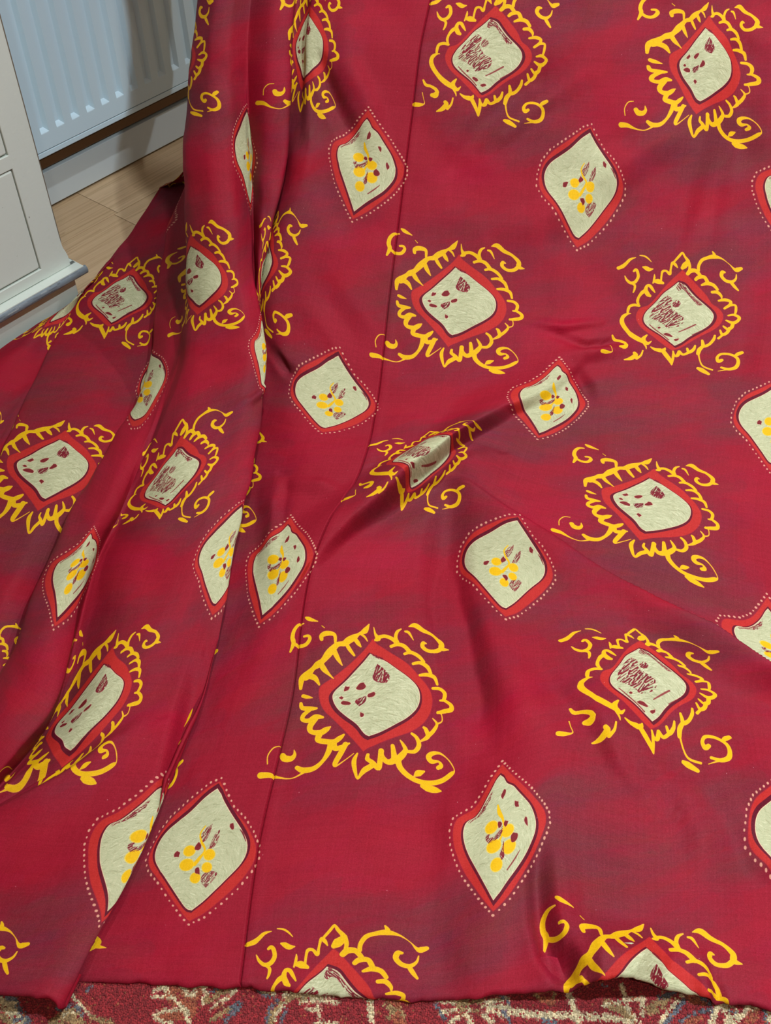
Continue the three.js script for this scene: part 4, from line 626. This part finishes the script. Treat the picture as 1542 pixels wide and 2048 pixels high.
  for (const r of rs) { const m = Math.max(...r.w); r.box = [Math.min(...r.p.map((q) => q[0])) - m, Math.max(...r.p.map((q) => q[0])) + m, Math.min(...r.p.map((q) => q[1])) - m, Math.max(...r.p.map((q) => q[1])) + m]; }
  const SEAM = -0.31 * COL;
  for (let k = 0; k < C * R; k++) {
    const u = A[k] * COL, v = B[k] * ROW; let h = 0;
    for (const r of rs) {
      if (u < r.box[0] || u > r.box[1] || v < r.box[2] || v > r.box[3]) continue;
      let best = 9, bh = 0, bs = 1, end = 1;
      for (let s = 0; s + 1 < r.p.length; s++) {
        const [x0, y0, h0] = r.p[s], [x1, y1, h1] = r.p[s + 1], dx = x1 - x0, dy = y1 - y0, L2 = dx * dx + dy * dy; if (L2 < 1e-9) continue;
        const t = Math.min(1, Math.max(0, ((u - x0) * dx + (v - y0) * dy) / L2)), ex = u - x0 - t * dx, ey = v - y0 - t * dy, dist = Math.hypot(ex, ey);
        if (dist < best) { best = dist; bh = h0 + (h1 - h0) * t; bs = dx * ey - dy * ex; }
      }
      const w = bs > 0 ? r.w[1] : r.w[0], t = best / w; if (t < 1) h += bh * (1 - t) * (1 - t) * (1 + 2 * t);
    }
    const q = Math.abs(u - SEAM) / 0.0026; if (q < 1) h -= 0.0034 * (1 - q) * (1 - q); const q2 = (u - SEAM - 0.008) / 0.006; h += 0.0007 * Math.exp(-q2 * q2);
    h += 0.0042 * noise.noise((u + 0.75 * v) * 5.5, (v - 0.75 * u) * 12, 7.7) + 0.0016 * noise.noise(u * 11 + 3, v * 7, 0.5) + 0.0009 * noise.noise(u * 26 + v * 9, v * 22 - u * 6, 4.2) + 0.0003 * noise.noise(u * 75, v * 60, 9.1);
    for (let d = 0; d < 3; d++) P[k * 3 + d] += N[k * 3 + d] * h;
    if (P[k * 3 + 1] < 0.0075) P[k * 3 + 1] = 0.0075;
    if (P[k * 3] < 1.018 && P[k * 3 + 2] < -1.673) P[k * 3 + 2] = -1.673;               // the cabinet stops the cloth
    if (P[k * 3] < 1.036 && P[k * 3 + 1] > 0.07 && P[k * 3 + 2] < -1.648) P[k * 3 + 2] = -1.648;
  }
  const NN = normals();
  const t = thing('curtain', 'crimson printed curtain with yellow-edged medallions, draped in folds down onto the rug', 'curtain');
  const iSeam = cc.slice(0, SI).reduce((a, b) => a + b, 0);
  const panel = (i0, i1, label) => {
    const w = i1 - i0 + 1, pos = [], nor = [], uv = [], idx = [];
    for (let j = 0; j < R; j++) for (let i = i0; i <= i1; i++) { const k = j * C + i; pos.push(P[k * 3], P[k * 3 + 1], P[k * 3 + 2]); nor.push(NN[k * 3], NN[k * 3 + 1], NN[k * 3 + 2]); uv.push(A[k] / 2, 1 - B[k] / 4); }
    for (let j = 0; j + 1 < R; j++) for (let i = 0; i + 1 < w; i++) { const a = j * w + i; idx.push(a, a + w, a + 1, a + 1, a + w, a + w + 1); }
    const g = new THREE.BufferGeometry(); g.setAttribute('position', new THREE.Float32BufferAttribute(pos, 3)); g.setAttribute('normal', new THREE.Float32BufferAttribute(nor, 3)); g.setAttribute('uv', new THREE.Float32BufferAttribute(uv, 2)); g.setIndex(idx);
    const m = mesh('fabric_width', g, clothMat, t); if (label) m.userData.label = label;
    // turned hem: rolls over and back under
    const prof = [[0, 0, 0], [0.003, -0.0008, 0.02], [0.0052, -0.0034, 0.04], [0.0048, -0.0066, 0.06], [0.0015, -0.0086, 0.08], [-0.006, -0.0094, 0.12], [-0.035, -0.0094, 0.26]];
    const hp = [], hu = [], hi = [];
    for (const [o, dn, db] of prof) for (let i = i0; i <= i1; i++) {
      const k = ((R - 1) * C + i) * 3, kb = ((R - 4) * C + i) * 3; let x = P[k] - P[kb], zz = P[k + 2] - P[kb + 2]; const l = Math.hypot(x, zz) || 1;
      const pk = 1 + 0.9 * noise.noise(A[k / 3] * COL * 46, 2.5, 1.1) + 0.5 * noise.noise(A[k / 3] * COL * 130, 7.5, 3.1); hp.push(P[k] + x / l * o * (o > 0 ? pk : 1), Math.max(0.0062, P[k + 1] + dn), P[k + 2] + zz / l * o); hu.push(A[k / 3] / 2, 1 - (B[k / 3] + db) / 4);
    }
    for (let j = 0; j + 1 < prof.length; j++) for (let i = 0; i + 1 < w; i++) { const a = j * w + i; hi.push(a, a + w, a + 1, a + 1, a + w, a + w + 1); }
    const hg = new THREE.BufferGeometry(); hg.setAttribute('position', new THREE.Float32BufferAttribute(hp, 3)); hg.setAttribute('uv', new THREE.Float32BufferAttribute(hu, 2)); hg.setIndex(hi); hg.computeVertexNormals();
    mesh('hem', hg, clothMat, m);
  };
  panel(0, iSeam, 'deeply folded width left of the seam'); panel(iSeam, C - 1, 'flatter width right of the seam');
}
renderer.render(scene, camera);
